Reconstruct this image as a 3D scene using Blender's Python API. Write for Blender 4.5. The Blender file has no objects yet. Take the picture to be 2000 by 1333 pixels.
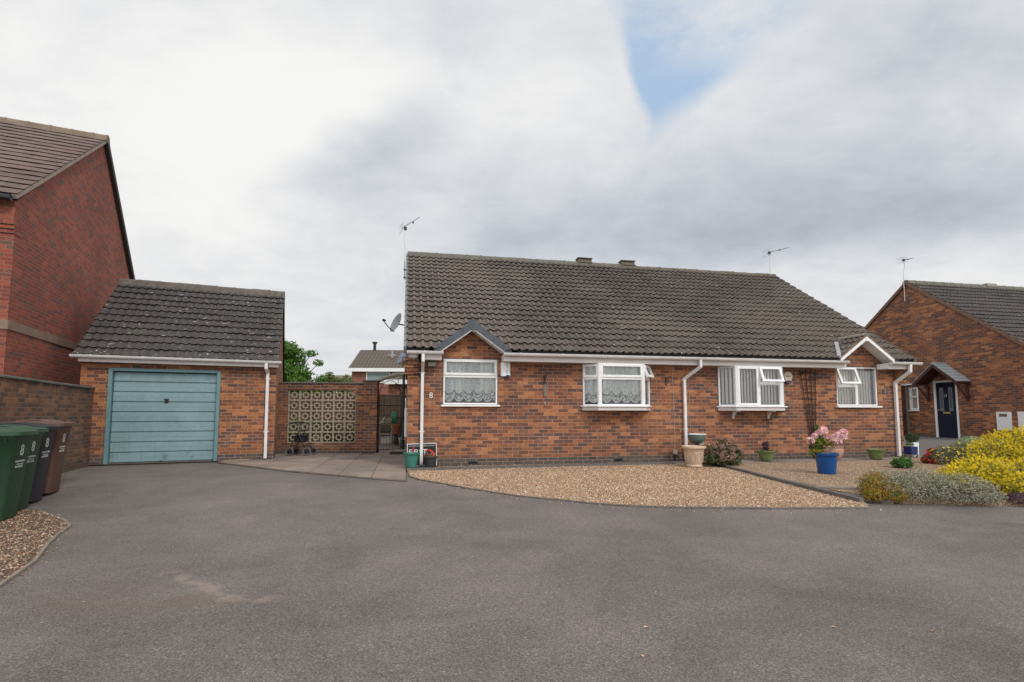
import bpy, math, random
import numpy as np
from mathutils import Vector, Matrix
R = math.radians
random.seed(7)
scene = bpy.context.scene
col = scene.collection

# ------------------------------------------------------------------ camera
cam = bpy.data.cameras.new('camera')
camo = bpy.data.objects.new('camera', cam); col.objects.link(camo)
camo.location = (0, 0, 1.10)
camo.rotation_euler = (R(90 + 4.61), 0, 0)
cam.sensor_width = 36; cam.lens = 36 * 1016 / 2000
cam.shift_y = 0.02975
cam.clip_start = 0.05; cam.clip_end = 2000
scene.camera = camo
scene.view_settings.view_transform = 'Standard'
scene.view_settings.look = 'None'
scene.view_settings.exposure = 0.0
scene.view_settings.gamma = 1

# ------------------------------------------------------------------ node helper
class NT:
    def __init__(s, tree): s.t = tree; s.n = tree.nodes; s.l = tree.links
    def node(s, typ, **kw):
        n = s.n.new(typ)
        for k, v in kw.items(): setattr(n, k, v)
        return n
    def set(s, sock, v):
        if v is None: return
        if isinstance(v, bpy.types.NodeSocket): s.l.new(v, sock)
        else:
            if isinstance(v, (tuple, list)) and len(v) == 3 and sock.type == 'RGBA': v = (*v, 1)
            sock.default_value = v
    def m(s, op, a, b=None, c=None, clamp=False):
        n = s.node('ShaderNodeMath', operation=op, use_clamp=clamp)
        for i, v in enumerate((a, b, c)): s.set(n.inputs[i], v)
        return n.outputs[0]
    def vm(s, op, a, b=None, scale=None):
        n = s.node('ShaderNodeVectorMath', operation=op)
        s.set(n.inputs[0], a); s.set(n.inputs[1], b)
        if scale is not None: s.set(n.inputs['Scale'], scale)
        return n.outputs['Value'] if op in ('DOT_PRODUCT', 'LENGTH', 'DISTANCE') else n.outputs[0]
    def sep(s, v):
        n = s.node('ShaderNodeSeparateXYZ'); s.set(n.inputs[0], v); return n.outputs
    def comb(s, x, y, z=0.0):
        n = s.node('ShaderNodeCombineXYZ')
        for i, v in enumerate((x, y, z)): s.set(n.inputs[i], v)
        return n.outputs[0]
    def noise(s, v, scale, detail=3, rough=.5, dist=0.0, out=0):
        n = s.node('ShaderNodeTexNoise'); s.set(n.inputs['Vector'], v)
        n.inputs['Scale'].default_value = scale; n.inputs['Detail'].default_value = detail
        n.inputs['Roughness'].default_value = rough; n.inputs['Distortion'].default_value = dist
        return n.outputs[out]
    def vor(s, v, scale, feature='F1', out='Distance', rnd=1.0):
        n = s.node('ShaderNodeTexVoronoi', feature=feature); s.set(n.inputs['Vector'], v)
        n.inputs['Scale'].default_value = scale; n.inputs['Randomness'].default_value = rnd
        return n.outputs[out]
    def wn(s, v, out='Value'):
        n = s.node('ShaderNodeTexWhiteNoise', noise_dimensions='3D'); s.set(n.inputs['Vector'], v)
        return n.outputs[out]
    def ramp(s, f, stops, interp='LINEAR'):
        n = s.node('ShaderNodeValToRGB'); s.set(n.inputs[0], f)
        cr = n.color_ramp; cr.interpolation = interp
        while len(cr.elements) < len(stops): cr.elements.new(0.5)
        for e, (p, c) in zip(cr.elements, stops):
            e.position = p; e.color = (c, c, c, 1) if isinstance(c, (int, float)) else (*c, 1)
        return n.outputs[0]
    def mix(s, f, a, b, mode='MIX'):
        n = s.node('ShaderNodeMix', data_type='RGBA', blend_type=mode)
        s.set(n.inputs[0], f); s.set(n.inputs[6], a); s.set(n.inputs[7], b)
        return n.outputs[2]
    def smooth(s, v, a, b):
        n = s.node('ShaderNodeMapRange', interpolation_type='SMOOTHSTEP')
        s.set(n.inputs[0], v); s.set(n.inputs[1], a); s.set(n.inputs[2], b)
        return n.outputs[0]
    def bump(s, h, strength, dist, nrm=None):
        n = s.node('ShaderNodeBump'); s.set(n.inputs['Height'], h)
        n.inputs['Strength'].default_value = strength; n.inputs['Distance'].default_value = dist
        if nrm is not None: s.set(n.inputs['Normal'], nrm)
        return n.outputs[0]
    def obj(s): return s.node('ShaderNodeTexCoord').outputs['Object']
    def uv(s): return s.node('ShaderNodeTexCoord').outputs['UV']
    def island(s): return s.node('ShaderNodeNewGeometry').outputs['Random Per Island']

def mat(name, color=None, rough=.6, fn=None, metal=0.0, spec=.5):
    m = bpy.data.materials.new(name); m.use_nodes = True
    T = NT(m.node_tree)
    b = T.n['Principled BSDF']
    b.inputs['Roughness'].default_value = rough; b.inputs['Metallic'].default_value = metal
    b.inputs['Specular IOR Level'].default_value = spec
    if color is not None: b.inputs['Base Color'].default_value = (*color, 1)
    if fn: fn(T, b)
    return m

def S(r, g, b):   # sRGB 0-255 to linear
    return tuple(((c / 255) / 12.92 if c / 255 < .04045 else ((c / 255 + .055) / 1.055) ** 2.4) for c in (r, g, b))

# ------------------------------------------------------------------ world (overcast sky with one blue gap)
SUN = Vector((.50, -.56, .66)).normalized()
w = bpy.data.worlds.new('World'); scene.world = w; w.use_nodes = True
T = NT(w.node_tree); T.n.clear()
d = T.node('ShaderNodeTexCoord').outputs['Generated']
dx, dy, dz = T.sep(d)
sky = T.node('ShaderNodeTexSky', sky_type='NISHITA')
sky.sun_disc = False; sky.sun_elevation = math.asin(SUN.z); sky.sun_rotation = math.atan2(SUN.x, SUN.y)
sky.air_density = 1.0; sky.dust_density = 1.5
front = T.smooth(dy, .02, .25)
ys = T.m('MAXIMUM', dy, .08)
u = T.m('DIVIDE', dx, ys); v = T.m('DIVIDE', dz, ys)
plane = T.comb(T.m('DIVIDE', dx, T.m('ADD', T.m('ABSOLUTE', dz), .22)), T.m('DIVIDE', dy, T.m('ADD', T.m('ABSOLUTE', dz), .22)))
n1 = T.noise(plane, 1.1, 6, .55, .35); n2 = T.noise(plane, 3.2, 7, .62, .5); n3 = T.noise(T.comb(T.m('MULTIPLY', u, 1.0), T.m('MULTIPLY', v, 2.2), 0), 5.5, 6, .6, .3)
wob = T.node('ShaderNodeTexNoise'); T.set(wob.inputs['Vector'], plane); wob.inputs['Scale'].default_value = 1.8; wob.inputs['Detail'].default_value = 4
wx, wy, wz = T.sep(wob.outputs['Color'])
uu = T.m('ADD', u, T.m('MULTIPLY', T.m('SUBTRACT', wx, .5), .42))
vv = T.m('ADD', v, T.m('MULTIPLY', T.m('SUBTRACT', wy, .5), .16))
tot = None
for (cu, cv, su, sv, a) in [(-.26, .545, .085, .06, -.20), (-.36, .475, .10, .05, -.10), (.78, .43, .34, .08, -.20), (.50, .35, .26, .05, -.07),
                            (.80, .77, .30, .07, -.12), (.15, .33, .35, .06, -.11), (-.04, .41, .15, .10, -.06), (.35, .45, .14, .08, -.04),
                            (-.42, .66, .24, .10, .15), (-.95, .60, .45, .22, .14), (-.55, .47, .18, .12, .14), (-.15, .78, .2, .06, -.08), (.12, .66, .14, .12, .04),
                            (.95, .285, .45, .045, .10), (-.70, .70, .15, .05, -.05), (-.45, .22, .4, .06, .0)]:
    gx = T.m('DIVIDE', T.m('SUBTRACT', uu, cu), su); gy = T.m('DIVIDE', T.m('SUBTRACT', vv, cv), sv)
    g = T.m('MULTIPLY', T.m('EXPONENT', T.m('MULTIPLY', T.m('ADD', T.m('MULTIPLY', gx, gx), T.m('MULTIPLY', gy, gy)), -.5)), a)
    tot = g if tot is None else T.m('ADD', tot, g)
lum = T.m('ADD', T.m('MULTIPLY', T.m('MULTIPLY', tot, front), 1.0), .765)
lum = T.m('ADD', lum, T.m('MULTIPLY', T.m('SUBTRACT', n1, .5), .20))
lum = T.m('ADD', lum, T.m('MULTIPLY', T.m('SUBTRACT', n2, .5), .26))
lum = T.m('ADD', lum, T.m('MULTIPLY', T.m('MULTIPLY', T.m('SUBTRACT', n3, .5), .16), front))
lum = T.m('MAXIMUM', T.m('SMOOTH_MIN', lum, .925, .08), .4)
cc = T.ramp(T.smooth(lum, .45, .92), [(0, (.87, .95, 1.06)), (.55, (.945, .98, 1.045)), (1, (1.0, .995, .99))])
cloud = T.vm('SCALE', cc, scale=lum)
# the gap: wedge between two edges in direction space
eL = T.m('SUBTRACT', T.m('SUBTRACT', T.m('ADD', u, T.m('MULTIPLY', T.m('SUBTRACT', n2, .5), .10)), .268), T.m('MULTIPLY', T.m('SUBTRACT', v, .56), -.27))
eR = T.m('SUBTRACT', T.m('ADD', .287, T.m('MULTIPLY', T.m('SUBTRACT', v, .56), 1.12)), T.m('ADD', u, T.m('MULTIPLY', T.m('SUBTRACT', n2, .5), -.13)))
gap = T.m('MULTIPLY', T.smooth(eL, -.012, .022), T.smooth(eR, -.04, .055))
topf = T.m('SUBTRACT', 1.0, T.m('MULTIPLY', T.smooth(v, .66, .78), T.smooth(T.noise(plane, 3.0, 6, .62), .34, .62)))
topf = T.m('MULTIPLY', topf, T.m('SUBTRACT', 1.0, T.smooth(v, .8, .95)))
gap = T.m('MULTIPLY', T.m('MULTIPLY', gap, topf), T.m('MULTIPLY', front, .92))
bg1 = T.node('ShaderNodeBackground'); T.set(bg1.inputs[0], sky.outputs[0]); bg1.inputs[1].default_value = .10
gain = T.m('ADD', T.m('ADD', 1.0, T.m('MULTIPLY', T.smooth(dz, .62, .95), .35)), T.m('MULTIPLY', T.smooth(T.m('MULTIPLY', dy, -1), .0, .7), .70))
bg2 = T.node('ShaderNodeBackground'); T.set(bg2.inputs[0], T.vm('SCALE', cloud, scale=gain)); bg2.inputs[1].default_value = 1.0
hz = T.node('ShaderNodeBackground'); hz.inputs[0].default_value = (.42, .60, .82, 1); hz.inputs[1].default_value = 1.0
addb = T.node('ShaderNodeMixShader'); addb.inputs[0].default_value = .85
T.l.new(bg1.outputs[0], addb.inputs[1]); T.l.new(hz.outputs[0], addb.inputs[2])
mx = T.node('ShaderNodeMixShader'); T.set(mx.inputs[0], gap)
T.l.new(bg2.outputs[0], mx.inputs[1]); T.l.new(addb.outputs[0], mx.inputs[2])
wo = T.node('ShaderNodeOutputWorld'); T.l.new(mx.outputs[0], wo.inputs[0])

sl = bpy.data.lights.new('sun', 'SUN'); sl.energy = 1.5; sl.angle = R(11); sl.color = (1, .955, .89)
so = bpy.data.objects.new('sun', sl); col.objects.link(so)
so.rotation_euler = SUN.to_track_quat('Z', 'Y').to_euler()

# ------------------------------------------------------------------ mesh helper
class MB:
    def __init__(s): s.v = []; s.f = []; s.mi = []; s.uvs = {}; s.cur = 0
    def add(s, vs, fs, M=None):
        o = len(s.v)
        if M is not None: vs = [tuple(M @ Vector(p)) for p in vs]
        s.v.extend([tuple(p) for p in vs])
        for f in fs: s.f.append([i + o for i in f]); s.mi.append(s.cur)
        return o
    def box(s, x0, x1, y0, y1, z0, z1, M=None):
        s.add([(x0, y0, z0), (x1, y0, z0), (x1, y1, z0), (x0, y1, z0), (x0, y0, z1), (x1, y0, z1), (x1, y1, z1), (x0, y1, z1)],
              [(0, 3, 2, 1), (4, 5, 6, 7), (0, 1, 5, 4), (1, 2, 6, 5), (2, 3, 7, 6), (3, 0, 4, 7)], M)
        return s
    def tube(s, pts, r, n=8, M=None, closed=False):
        pts = [Vector(p) for p in pts]; N = len(pts)
        rs = r if isinstance(r, (list, tuple)) else [r] * N
        vs = []; fs = []
        up = None
        for i, p in enumerate(pts):
            a = pts[(i - 1) % N] if (closed or i > 0) else p
            b = pts[(i + 1) % N] if (closed or i < N - 1) else p
            t = (b - a).normalized()
            if up is None:
                up = Vector((0, 0, 1)) if abs(t.z) < .9 else Vector((0, 1, 0))
            sd = t.cross(up)
            if sd.length < 1e-5: up = Vector((1, 0, 0)); sd = t.cross(up)
            sd.normalize(); up = sd.cross(t).normalized()
            for k in range(n):
                an = 2 * math.pi * k / n
                vs.append(p + (sd * math.cos(an) + up * math.sin(an)) * rs[i])
        for i in range(N if closed else N - 1):
            j = (i + 1) % N
            for k in range(n):
                fs.append((i * n + k, i * n + (k + 1) % n, j * n + (k + 1) % n, j * n + k))
        if not closed:
            fs.append(tuple(range(n))[::-1]); fs.append(tuple(range((N - 1) * n, N * n)))
        s.add(vs, fs, M); return s
    def lathe(s, prof, c=(0, 0, 0), n=32, M=None, cap=True):
        vs = []; fs = []
        for (r, z) in prof:
            for k in range(n):
                a = 2 * math.pi * k / n
                vs.append((c[0] + r * math.cos(a), c[1] + r * math.sin(a), c[2] + z))
        for i in range(len(prof) - 1):
            for k in range(n):
                fs.append((i * n + k, i * n + (k + 1) % n, (i + 1) * n + (k + 1) % n, (i + 1) * n + k))
        if cap:
            fs.append(tuple(range(n))[::-1]); L = (len(prof) - 1) * n; fs.append(tuple(range(L, L + n)))
        s.add(vs, fs, M); return s
    def prism(s, poly, y0, y1, M=None):          # poly in (x, z), extruded along y
        n = len(poly)
        vs = [(x, y0, z) for x, z in poly] + [(x, y1, z) for x, z in poly]
        fs = [tuple(range(n)), tuple(range(n, 2 * n))[::-1]] + [(i, i + n, (i + 1) % n + n, (i + 1) % n) for i in range(n)]
        s.add(vs, fs, M); return s
    def prismx(s, poly, x0, x1, M=None):         # poly in (y, z), extruded along x
        n = len(poly)
        vs = [(x0, y, z) for y, z in poly] + [(x1, y, z) for y, z in poly]
        fs = [tuple(range(n)), tuple(range(n, 2 * n))[::-1]] + [(i, i + n, (i + 1) % n + n, (i + 1) % n) for i in range(n)]
        s.add(vs, fs, M); return s
    def prismz(s, poly, z0, z1, M=None):
        n = len(poly)
        vs = [(x, y, z0) for x, y in poly] + [(x, y, z1) for x, y in poly]
        fs = [tuple(range(n))[::-1], tuple(range(n, 2 * n))] + [(i, (i + 1) % n, (i + 1) % n + n, i + n) for i in range(n)]
        s.add(vs, fs, M); return s
    def build(s, name, mats, parent=None, smooth=False, bevel=0.0, fixn=True, loc=None, uv=None, autos=None):
        me = bpy.data.meshes.new(name)
        me.from_pydata(s.v, [], s.f)
        if not isinstance(mats, (list, tuple)): mats = [mats]
        for m_ in mats: me.materials.append(m_)
        if len(mats) > 1: me.polygons.foreach_set('material_index', s.mi)
        if uv is not None:
            L = me.uv_layers.new(name='UVMap')
            idx = np.zeros(len(me.loops), dtype=np.int32); me.loops.foreach_get('vertex_index', idx)
            L.data.foreach_set('uv', np.array(uv, dtype=np.float32)[idx].ravel())
        if fixn:
            import bmesh
            bm = bmesh.new(); bm.from_mesh(me); bmesh.ops.recalc_face_normals(bm, faces=bm.faces)
            bm.to_mesh(me); bm.free()
        if smooth: me.polygons.foreach_set('use_smooth', [True] * len(me.polygons))
        me.update()
        o = bpy.data.objects.new(name, me); col.objects.link(o)
        if loc is not None: o.location = loc
        if parent is not None: o.parent = parent
        if autos is not None:
            me.polygons.foreach_set('use_smooth', [True] * len(me.polygons))
            me.set_sharp_from_angle(angle=R(autos))
        if bevel:
            b = o.modifiers.new('bevel', 'BEVEL'); b.width = bevel; b.segments = 2; b.limit_method = 'ANGLE'
        return o

def tag(o, label=None, cat=None, group=None, kind=None):
    if label: o['label'] = label
    if cat: o['category'] = cat
    if group: o['group'] = group
    if kind: o['kind'] = kind
    return o
def thing(name, label, cat, loc=(0, 0, 0), rz=0.0, group=None):
    o = bpy.data.objects.new(name, None); col.objects.link(o)
    o.empty_display_size = .1
    o.location = loc; o.rotation_euler = (0, 0, rz)
    return tag(o, label, cat, group)
def text_mb(txt, size, M, mb=None, extrude=.002):
    cu = bpy.data.curves.new('t', 'FONT'); cu.body = txt; cu.size = size; cu.extrude = extrude
    cu.align_x = 'CENTER'; cu.align_y = 'CENTER'
    o = bpy.data.objects.new('t', cu)
    me = bpy.data.meshes.new_from_object(o)
    mb = mb or MB()
    mb.add([tuple(v.co) for v in me.vertices], [tuple(p.vertices) for p in me.polygons], M)
    bpy.data.objects.remove(o); bpy.data.meshes.remove(me); bpy.data.curves.remove(cu)
    return mb
TXT = Matrix.Rotation(R(90), 4, 'X')             # text standing up, facing -y

# ------------------------------------------------------------------ frames (house, garage ...)
class Fr:
    def __init__(s, o, deg):
        s.o = Vector(o); s.a = R(deg); s.x = Vector((math.cos(s.a), math.sin(s.a), 0)); s.n = Vector((-math.sin(s.a), math.cos(s.a), 0))
    def W(s, x, y, z=0): return s.o + s.x * x + s.n * y + Vector((0, 0, z))
HF = Fr((-2.18, 10.86, 0), 11.5)
GF = Fr((-9.3, 11.18, 0), 22.3)
SF = Fr((-6.9, 14.3, 0), 6)
LF = Fr((-9.22, 9.4, 0), 24)
RF = Fr((16.68, 15.93, .2), 11.5)

def gz(X, Y):
    dd = -(X + 2.18) * math.sin(HF.a) + (Y - 10.86) * math.cos(HF.a)
    z = .022 * (dd + .7) if dd < -.7 else (0 if dd < 5 else .02 * (dd - 5))
    q = min(1, max(0, (-X - 3.2) / 2.3)) * min(1, max(0, (-.6 - dd) / 2.2)); z -= .09 * q * q * (3 - 2 * q)
    t = min(1, max(0, (X - 9.5) / 5)); z += .2 * t * t * (3 - 2 * t) * min(1, max(0, (dd + 6) / 6))
    return z

# ------------------------------------------------------------------ materials
def brick_fn(pal, dark_below=0.0, mortar=(.385, .215, .140), dark_amt=.30, stain=None, horiz=.225, vert=.075, darkcol=((.055, .05, .052), (.085, .075, .075)), fine=.12):
    def fn(T, b):
        ob = T.obj()
        x, y, z = T.sep(ob)
        gn = T.node('ShaderNodeNewGeometry').outputs['True Normal']
        vt = T.node('ShaderNodeVectorTransform', vector_type='NORMAL', convert_from='WORLD', convert_to='OBJECT'); T.set(vt.inputs[0], gn)
        nx, ny, nz = T.sep(vt.outputs[0])
        side = T.m('GREATER_THAN', T.m('ABSOLUTE', nx), .7)
        h = T.m('ADD', T.m('MULTIPLY', x, T.m('SUBTRACT', 1, side)), T.m('MULTIPLY', y, side))
        wv = T.m('MULTIPLY', T.m('SUBTRACT', T.noise(ob, 9, 2), .5), .006)
        h = T.m('ADD', h, wv); zz = T.m('ADD', z, wv)
        row = T.m('FLOOR', T.m('DIVIDE', zz, vert)); fz = T.m('FRACT', T.m('DIVIDE', zz, vert))
        hh = T.m('ADD', T.m('DIVIDE', h, horiz), T.m('MULTIPLY', T.m('MODULO', T.m('ADD', row, 400), 2), .5))
        hh = T.m('ADD', hh, T.m('MULTIPLY', T.m('SUBTRACT', T.wn(T.comb(row, 3.3, 1)), .5), .12))
        c = T.m('FLOOR', hh); fx = T.m('FRACT', hh)
        idv = T.comb(c, row, side)
        r1 = T.wn(idv); r2 = T.wn(T.vm('ADD', idv, (37.3, 11.1, 5.7)))
        bias = T.m('MULTIPLY', T.m('SUBTRACT', T.noise(T.comb(h, z, 0), .9, 2), .5), .75)
        inb = T.noise(T.comb(T.m('MULTIPLY', h, 13), T.m('MULTIPLY', z, 22), r2), 1, 3, .6)
        f = T.m('ADD', T.m('ADD', r1, T.m('MULTIPLY', T.m('SUBTRACT', inb, .5), 1.1)), bias, clamp=True)
        colr = T.ramp(f, pal, 'LINEAR')
        isd = T.m('LESS_THAN', T.m('SUBTRACT', r2, T.m('MULTIPLY', bias, -.55)), dark_amt)
        dk = T.mix(T.m('ADD', T.m('MULTIPLY', r1, .6), T.m('MULTIPLY', inb, .5)), darkcol[0], (.125, .070, .052))
        colr = T.mix(T.m('MULTIPLY', isd, T.m('ADD', .45, T.m('MULTIPLY', T.wn(T.vm('ADD', idv, (7.1, 2.2, 9.9))), .5))), colr, dk)
        if dark_below > 0:
            eng = T.mix(r1, darkcol[0], darkcol[1])
            colr = T.mix(T.m('LESS_THAN', zz, dark_below), colr, eng)
        # within-brick grain and streaks
        gr = T.noise(T.comb(T.m('MULTIPLY', h, 14), T.m('MULTIPLY', z, 60), r2), 1, 4, .7)
        colr = T.mix(1.0, colr, T.ramp(gr, [(.2, .60), (.5, 1.0), (.8, 1.45)]), 'MULTIPLY')
        g2 = T.noise(ob, 70, 3, .6)
        colr = T.mix(1.0, colr, T.ramp(g2, [(.3, .86), (.7, 1.14)]), 'MULTIPLY')
        mx_ = T.m('MAXIMUM', T.m('SUBTRACT', 1, T.smooth(T.m('MULTIPLY', T.m('MINIMUM', fx, T.m('SUBTRACT', 1, fx)), horiz), .0038, .0078)),
                  T.m('SUBTRACT', 1, T.smooth(T.m('MULTIPLY', T.m('MINIMUM', fz, T.m('SUBTRACT', 1, fz)), vert), .0036, .0072)))
        mc = T.mix(T.noise(ob, 3, 3), tuple(k * .8 for k in mortar), tuple(min(1, k * 1.2) for k in mortar))
        cl = T.mix(mx_, colr, mc)
        big = T.noise(ob, .55, 4, .6)
        cl = T.mix(1.0, cl, T.ramp(big, [(.3, .84), (.7, 1.12)]), 'MULTIPLY')
        if stain: cl = stain(T, cl, ob, z)
        T.set(b.inputs['Base Color'], cl)
        hgt = T.m('ADD', T.m('MULTIPLY', T.m('SUBTRACT', 1, mx_), 1), T.m('MULTIPLY', g2, .25))
        T.set(b.inputs['Normal'], T.bump(hgt, .7, .006))
    return fn
def low_stain(T, cl, ob, z):
    run = T.noise(T.comb(T.m('MULTIPLY', T.sep(ob)[0], 3.5), T.sep(ob)[1], T.m('MULTIPLY', z, .5)), 1, 4, .6)
    cl = T.mix(T.m('MULTIPLY', T.smooth(run, .56, .72), .22), cl, (.13, .085, .06))
    eff = T.smooth(T.noise(ob, 1.1, 6, .65), .60, .72)
    cl = T.mix(T.m('MULTIPLY', eff, .10), cl, (.46, .36, .29))
    f = T.m('MULTIPLY', T.m('SUBTRACT', 1, T.smooth(z, .05, .45)), T.smooth(T.noise(ob, 1.7, 4), .35, .65))
    return T.mix(T.m('MULTIPLY', f, .4), cl, (.12, .10, .07))
def wall_stain(T, cl, ob, z):
    n = T.smooth(T.noise(ob, 1.3, 5, .6), .62, .72)
    cl = T.mix(T.m('MULTIPLY', n, .30), cl, (.42, .38, .34))
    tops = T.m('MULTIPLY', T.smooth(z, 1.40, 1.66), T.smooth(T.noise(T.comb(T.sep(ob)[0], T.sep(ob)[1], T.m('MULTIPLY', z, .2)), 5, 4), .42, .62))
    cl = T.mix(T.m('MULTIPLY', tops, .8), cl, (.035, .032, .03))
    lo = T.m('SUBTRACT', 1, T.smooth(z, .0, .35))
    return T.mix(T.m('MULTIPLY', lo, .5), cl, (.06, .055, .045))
ORANGE = [(0, (.120, .053, .037)), (.25, (.178, .068, .038)), (.5, (.255, .093, .042)), (.75, (.345, .132, .053)), (1, (.42, .180, .075))]
M_brick = mat('brick_house', rough=.88, fn=brick_fn(ORANGE, .15, dark_amt=.33, stain=low_stain))
M_brick_r = mat('brick_neighbour', rough=.88, fn=brick_fn(ORANGE, .08, dark_amt=.24, stain=low_stain, mortar=(.30, .18, .125)))
M_brick_g = mat('brick_garage', rough=.88, fn=brick_fn([(0, (.14, .056, .035)), (.3, (.21, .077, .036)), (.6, (.31, .115, .042)), (1, (.43, .175, .062))], .15, dark_amt=.27, stain=low_stain))
M_brick_w = mat('brick_boundary', rough=.92, fn=brick_fn([(0, (.10, .052, .034)), (.35, (.16, .072, .040)), (.7, (.22, .10, .050)), (1, (.29, .13, .062))], 0, dark_amt=.38, stain=wall_stain, mortar=(.20, .15, .11)))
M_brick_s = mat('brick_screen', rough=.9, fn=brick_fn([(0, (.10, .048, .032)), (.35, (.16, .068, .036)), (.7, (.24, .10, .046)), (1, (.34, .15, .07))], .08, dark_amt=.33, stain=low_stain))
M_brick_red = mat('brick_red', rough=.9, fn=brick_fn([(0, (.20, .052, .036)), (.5, (.27, .064, .038)), (1, (.33, .088, .050))], 0, dark_amt=.22, darkcol=((.12, .08, .065), (.14, .095, .08)), mortar=(.28, .15, .11)))
M_brick_far = mat('brick_far', rough=.9, fn=brick_fn([(0, (.24, .07, .05)), (1, (.32, .10, .07))], 0, dark_amt=.15, mortar=(.3, .2, .15)))

def dirty(base, var=.18, sc=3, dirtc=None, amt=.25):
    def fn(T, b):
        ob = T.obj()
        n = T.noise(ob, sc, 5, .6); n2 = T.noise(ob, sc * 14, 3)
        c = T.mix(1.0, base, T.ramp(n, [(.3, 1 - var), (.7, 1 + var * .4)]), 'MULTIPLY')
        c = T.mix(1.0, c, T.ramp(n2, [(.3, 1 - var * .5), (.7, 1 + var * .3)]), 'MULTIPLY')
        if dirtc: c = T.mix(T.m('MULTIPLY', T.smooth(T.noise(ob, sc * 2.3, 5, .65), .55, .75), amt), c, dirtc)
        T.set(b.inputs['Base Color'], c)
        T.set(b.inputs['Normal'], T.bump(n2, .15, .003))
    return fn
M_upvc = mat('white_upvc', rough=.35, fn=dirty((.84, .84, .835), .06, 2, (.42, .36, .30), .22))
M_gutter = mat('white_gutter', rough=.45, fn=dirty((.76, .735, .72), .12, 3, (.36, .30, .25), .45))
M_fascia = mat('fascia', rough=.5, fn=dirty((.68, .63, .605), .12, 1.5, (.38, .31, .27), .4))
M_teal = mat('teal_paint', rough=.5, fn=dirty((.215, .335, .355), .16, 1.6, (.13, .22, .22), .45))
def door_fn(T, b):
    dirty((.215, .335, .355), .16, 1.6, (.13, .22, .22), .45)(T, b)
    ob = T.obj(); x, y, z = T.sep(ob)
    c = b.inputs['Base Color'].links[0].from_socket
    scuff = T.m('MULTIPLY', T.m('SUBTRACT', 1, T.smooth(z, .10, .34)), T.smooth(T.noise(ob, 5.5, 5, .65), .56, .64))
    c = T.mix(T.m('MULTIPLY', scuff, .7), c, (.07, .13, .125))
    runs = T.smooth(T.noise(T.comb(T.m('MULTIPLY', x, 16), 0, T.m('MULTIPLY', z, 1.2)), 1, 4, .6), .55, .72)
    c = T.mix(T.m('MULTIPLY', runs, .22), c, (.12, .19, .19))
    rust = T.m('MULTIPLY', T.m('MULTIPLY', T.m('SUBTRACT', 1, T.smooth(x, .62, .70)), T.m('SUBTRACT', 1, T.smooth(z, .25, .50))), T.smooth(T.noise(ob, 14, 4), .5, .62))
    c = T.mix(T.m('MULTIPLY', rust, .7), c, (.20, .12, .05))
    top_dark = T.m('MULTIPLY', T.smooth(z, 1.55, 2.05), T.smooth(T.noise(ob, 3, 4), .4, .7))  # darker patches towards the top of the door
    c = T.mix(T.m('MULTIPLY', top_dark, .35), c, (.10, .14, .14))
    T.set(b.inputs['Base Color'], c)
M_teal = mat('teal_paint_door', rough=.5, fn=door_fn)
M_tealf = mat('teal_frame', rough=.5, fn=dirty((.135, .25, .27), .12, 3, (.06, .12, .12), .5))
M_black = mat('black_plastic', (.012, .012, .013), .45)
M_metal_dark = mat('black_iron', (.02, .02, .022), .55)
M_mortar = mat('mortar', rough=.9, fn=dirty((.30, .26, .21), .3, 12, (.12, .12, .08), .5))
M_stone = mat('stone_coping', rough=.9, fn=dirty((.13, .125, .11), .35, 8, (.25, .26, .20), .4))
M_band = mat('stone_band', rough=.9, fn=dirty((.25, .165, .115), .2, 3, (.30, .22, .16), .4))
M_grey_pl = mat('grey_plastic', (.32, .31, .28), .5)
M_alu = mat('aluminium', (.55, .55, .55), .35, metal=.8)
M_lead = mat('lead_flashing', rough=.6, fn=dirty((.34, .34, .34), .25, 8))
M_brown = mat('brown_wood', rough=.6, fn=dirty((.075, .022, .018), .2, 6))
M_dark_int = mat('interior_dark', (.03, .028, .025), .9)
M_block = mat('screen_concrete', rough=.9, fn=dirty((.43, .36, .265), .22, 6, (.17, .15, .10), .5))
M_timber = mat('fence_timber', rough=.9, fn=dirty((.095, .060, .040), .35, 5))
M_tower = mat('solar_cell', (.012, .02, .05), .15)

def glass_mat(tint=(.98, .99, .985)):
    m = bpy.data.materials.new('window_glass'); m.use_nodes = True
    T = NT(m.node_tree); T.n.clear()
    out = T.node('ShaderNodeOutputMaterial')
    tr = T.node('ShaderNodeBsdfTransparent'); tr.inputs[0].default_value = (*tint, 1)
    gl = T.node('ShaderNodeBsdfGlossy'); gl.inputs['Roughness'].default_value = .02; gl.inputs[0].default_value = (1, 1, 1, 1)
    fr = T.node('ShaderNodeFresnel'); fr.inputs[0].default_value = 1.5
    geo = T.noise(T.obj(), 1.5, 2)
    T.set(fr.inputs['Normal'], T.bump(geo, .03, .02))
    mx = T.node('ShaderNodeMixShader'); T.set(mx.inputs[0], T.m('ADD', T.m('MULTIPLY', fr.outputs[0], 1.5), .02, clamp=True))
    T.l.new(tr.outputs[0], mx.inputs[1]); T.l.new(gl.outputs[0], mx.inputs[2]); T.l.new(mx.outputs[0], out.inputs[0])
    return m
M_glass = glass_mat()

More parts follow.
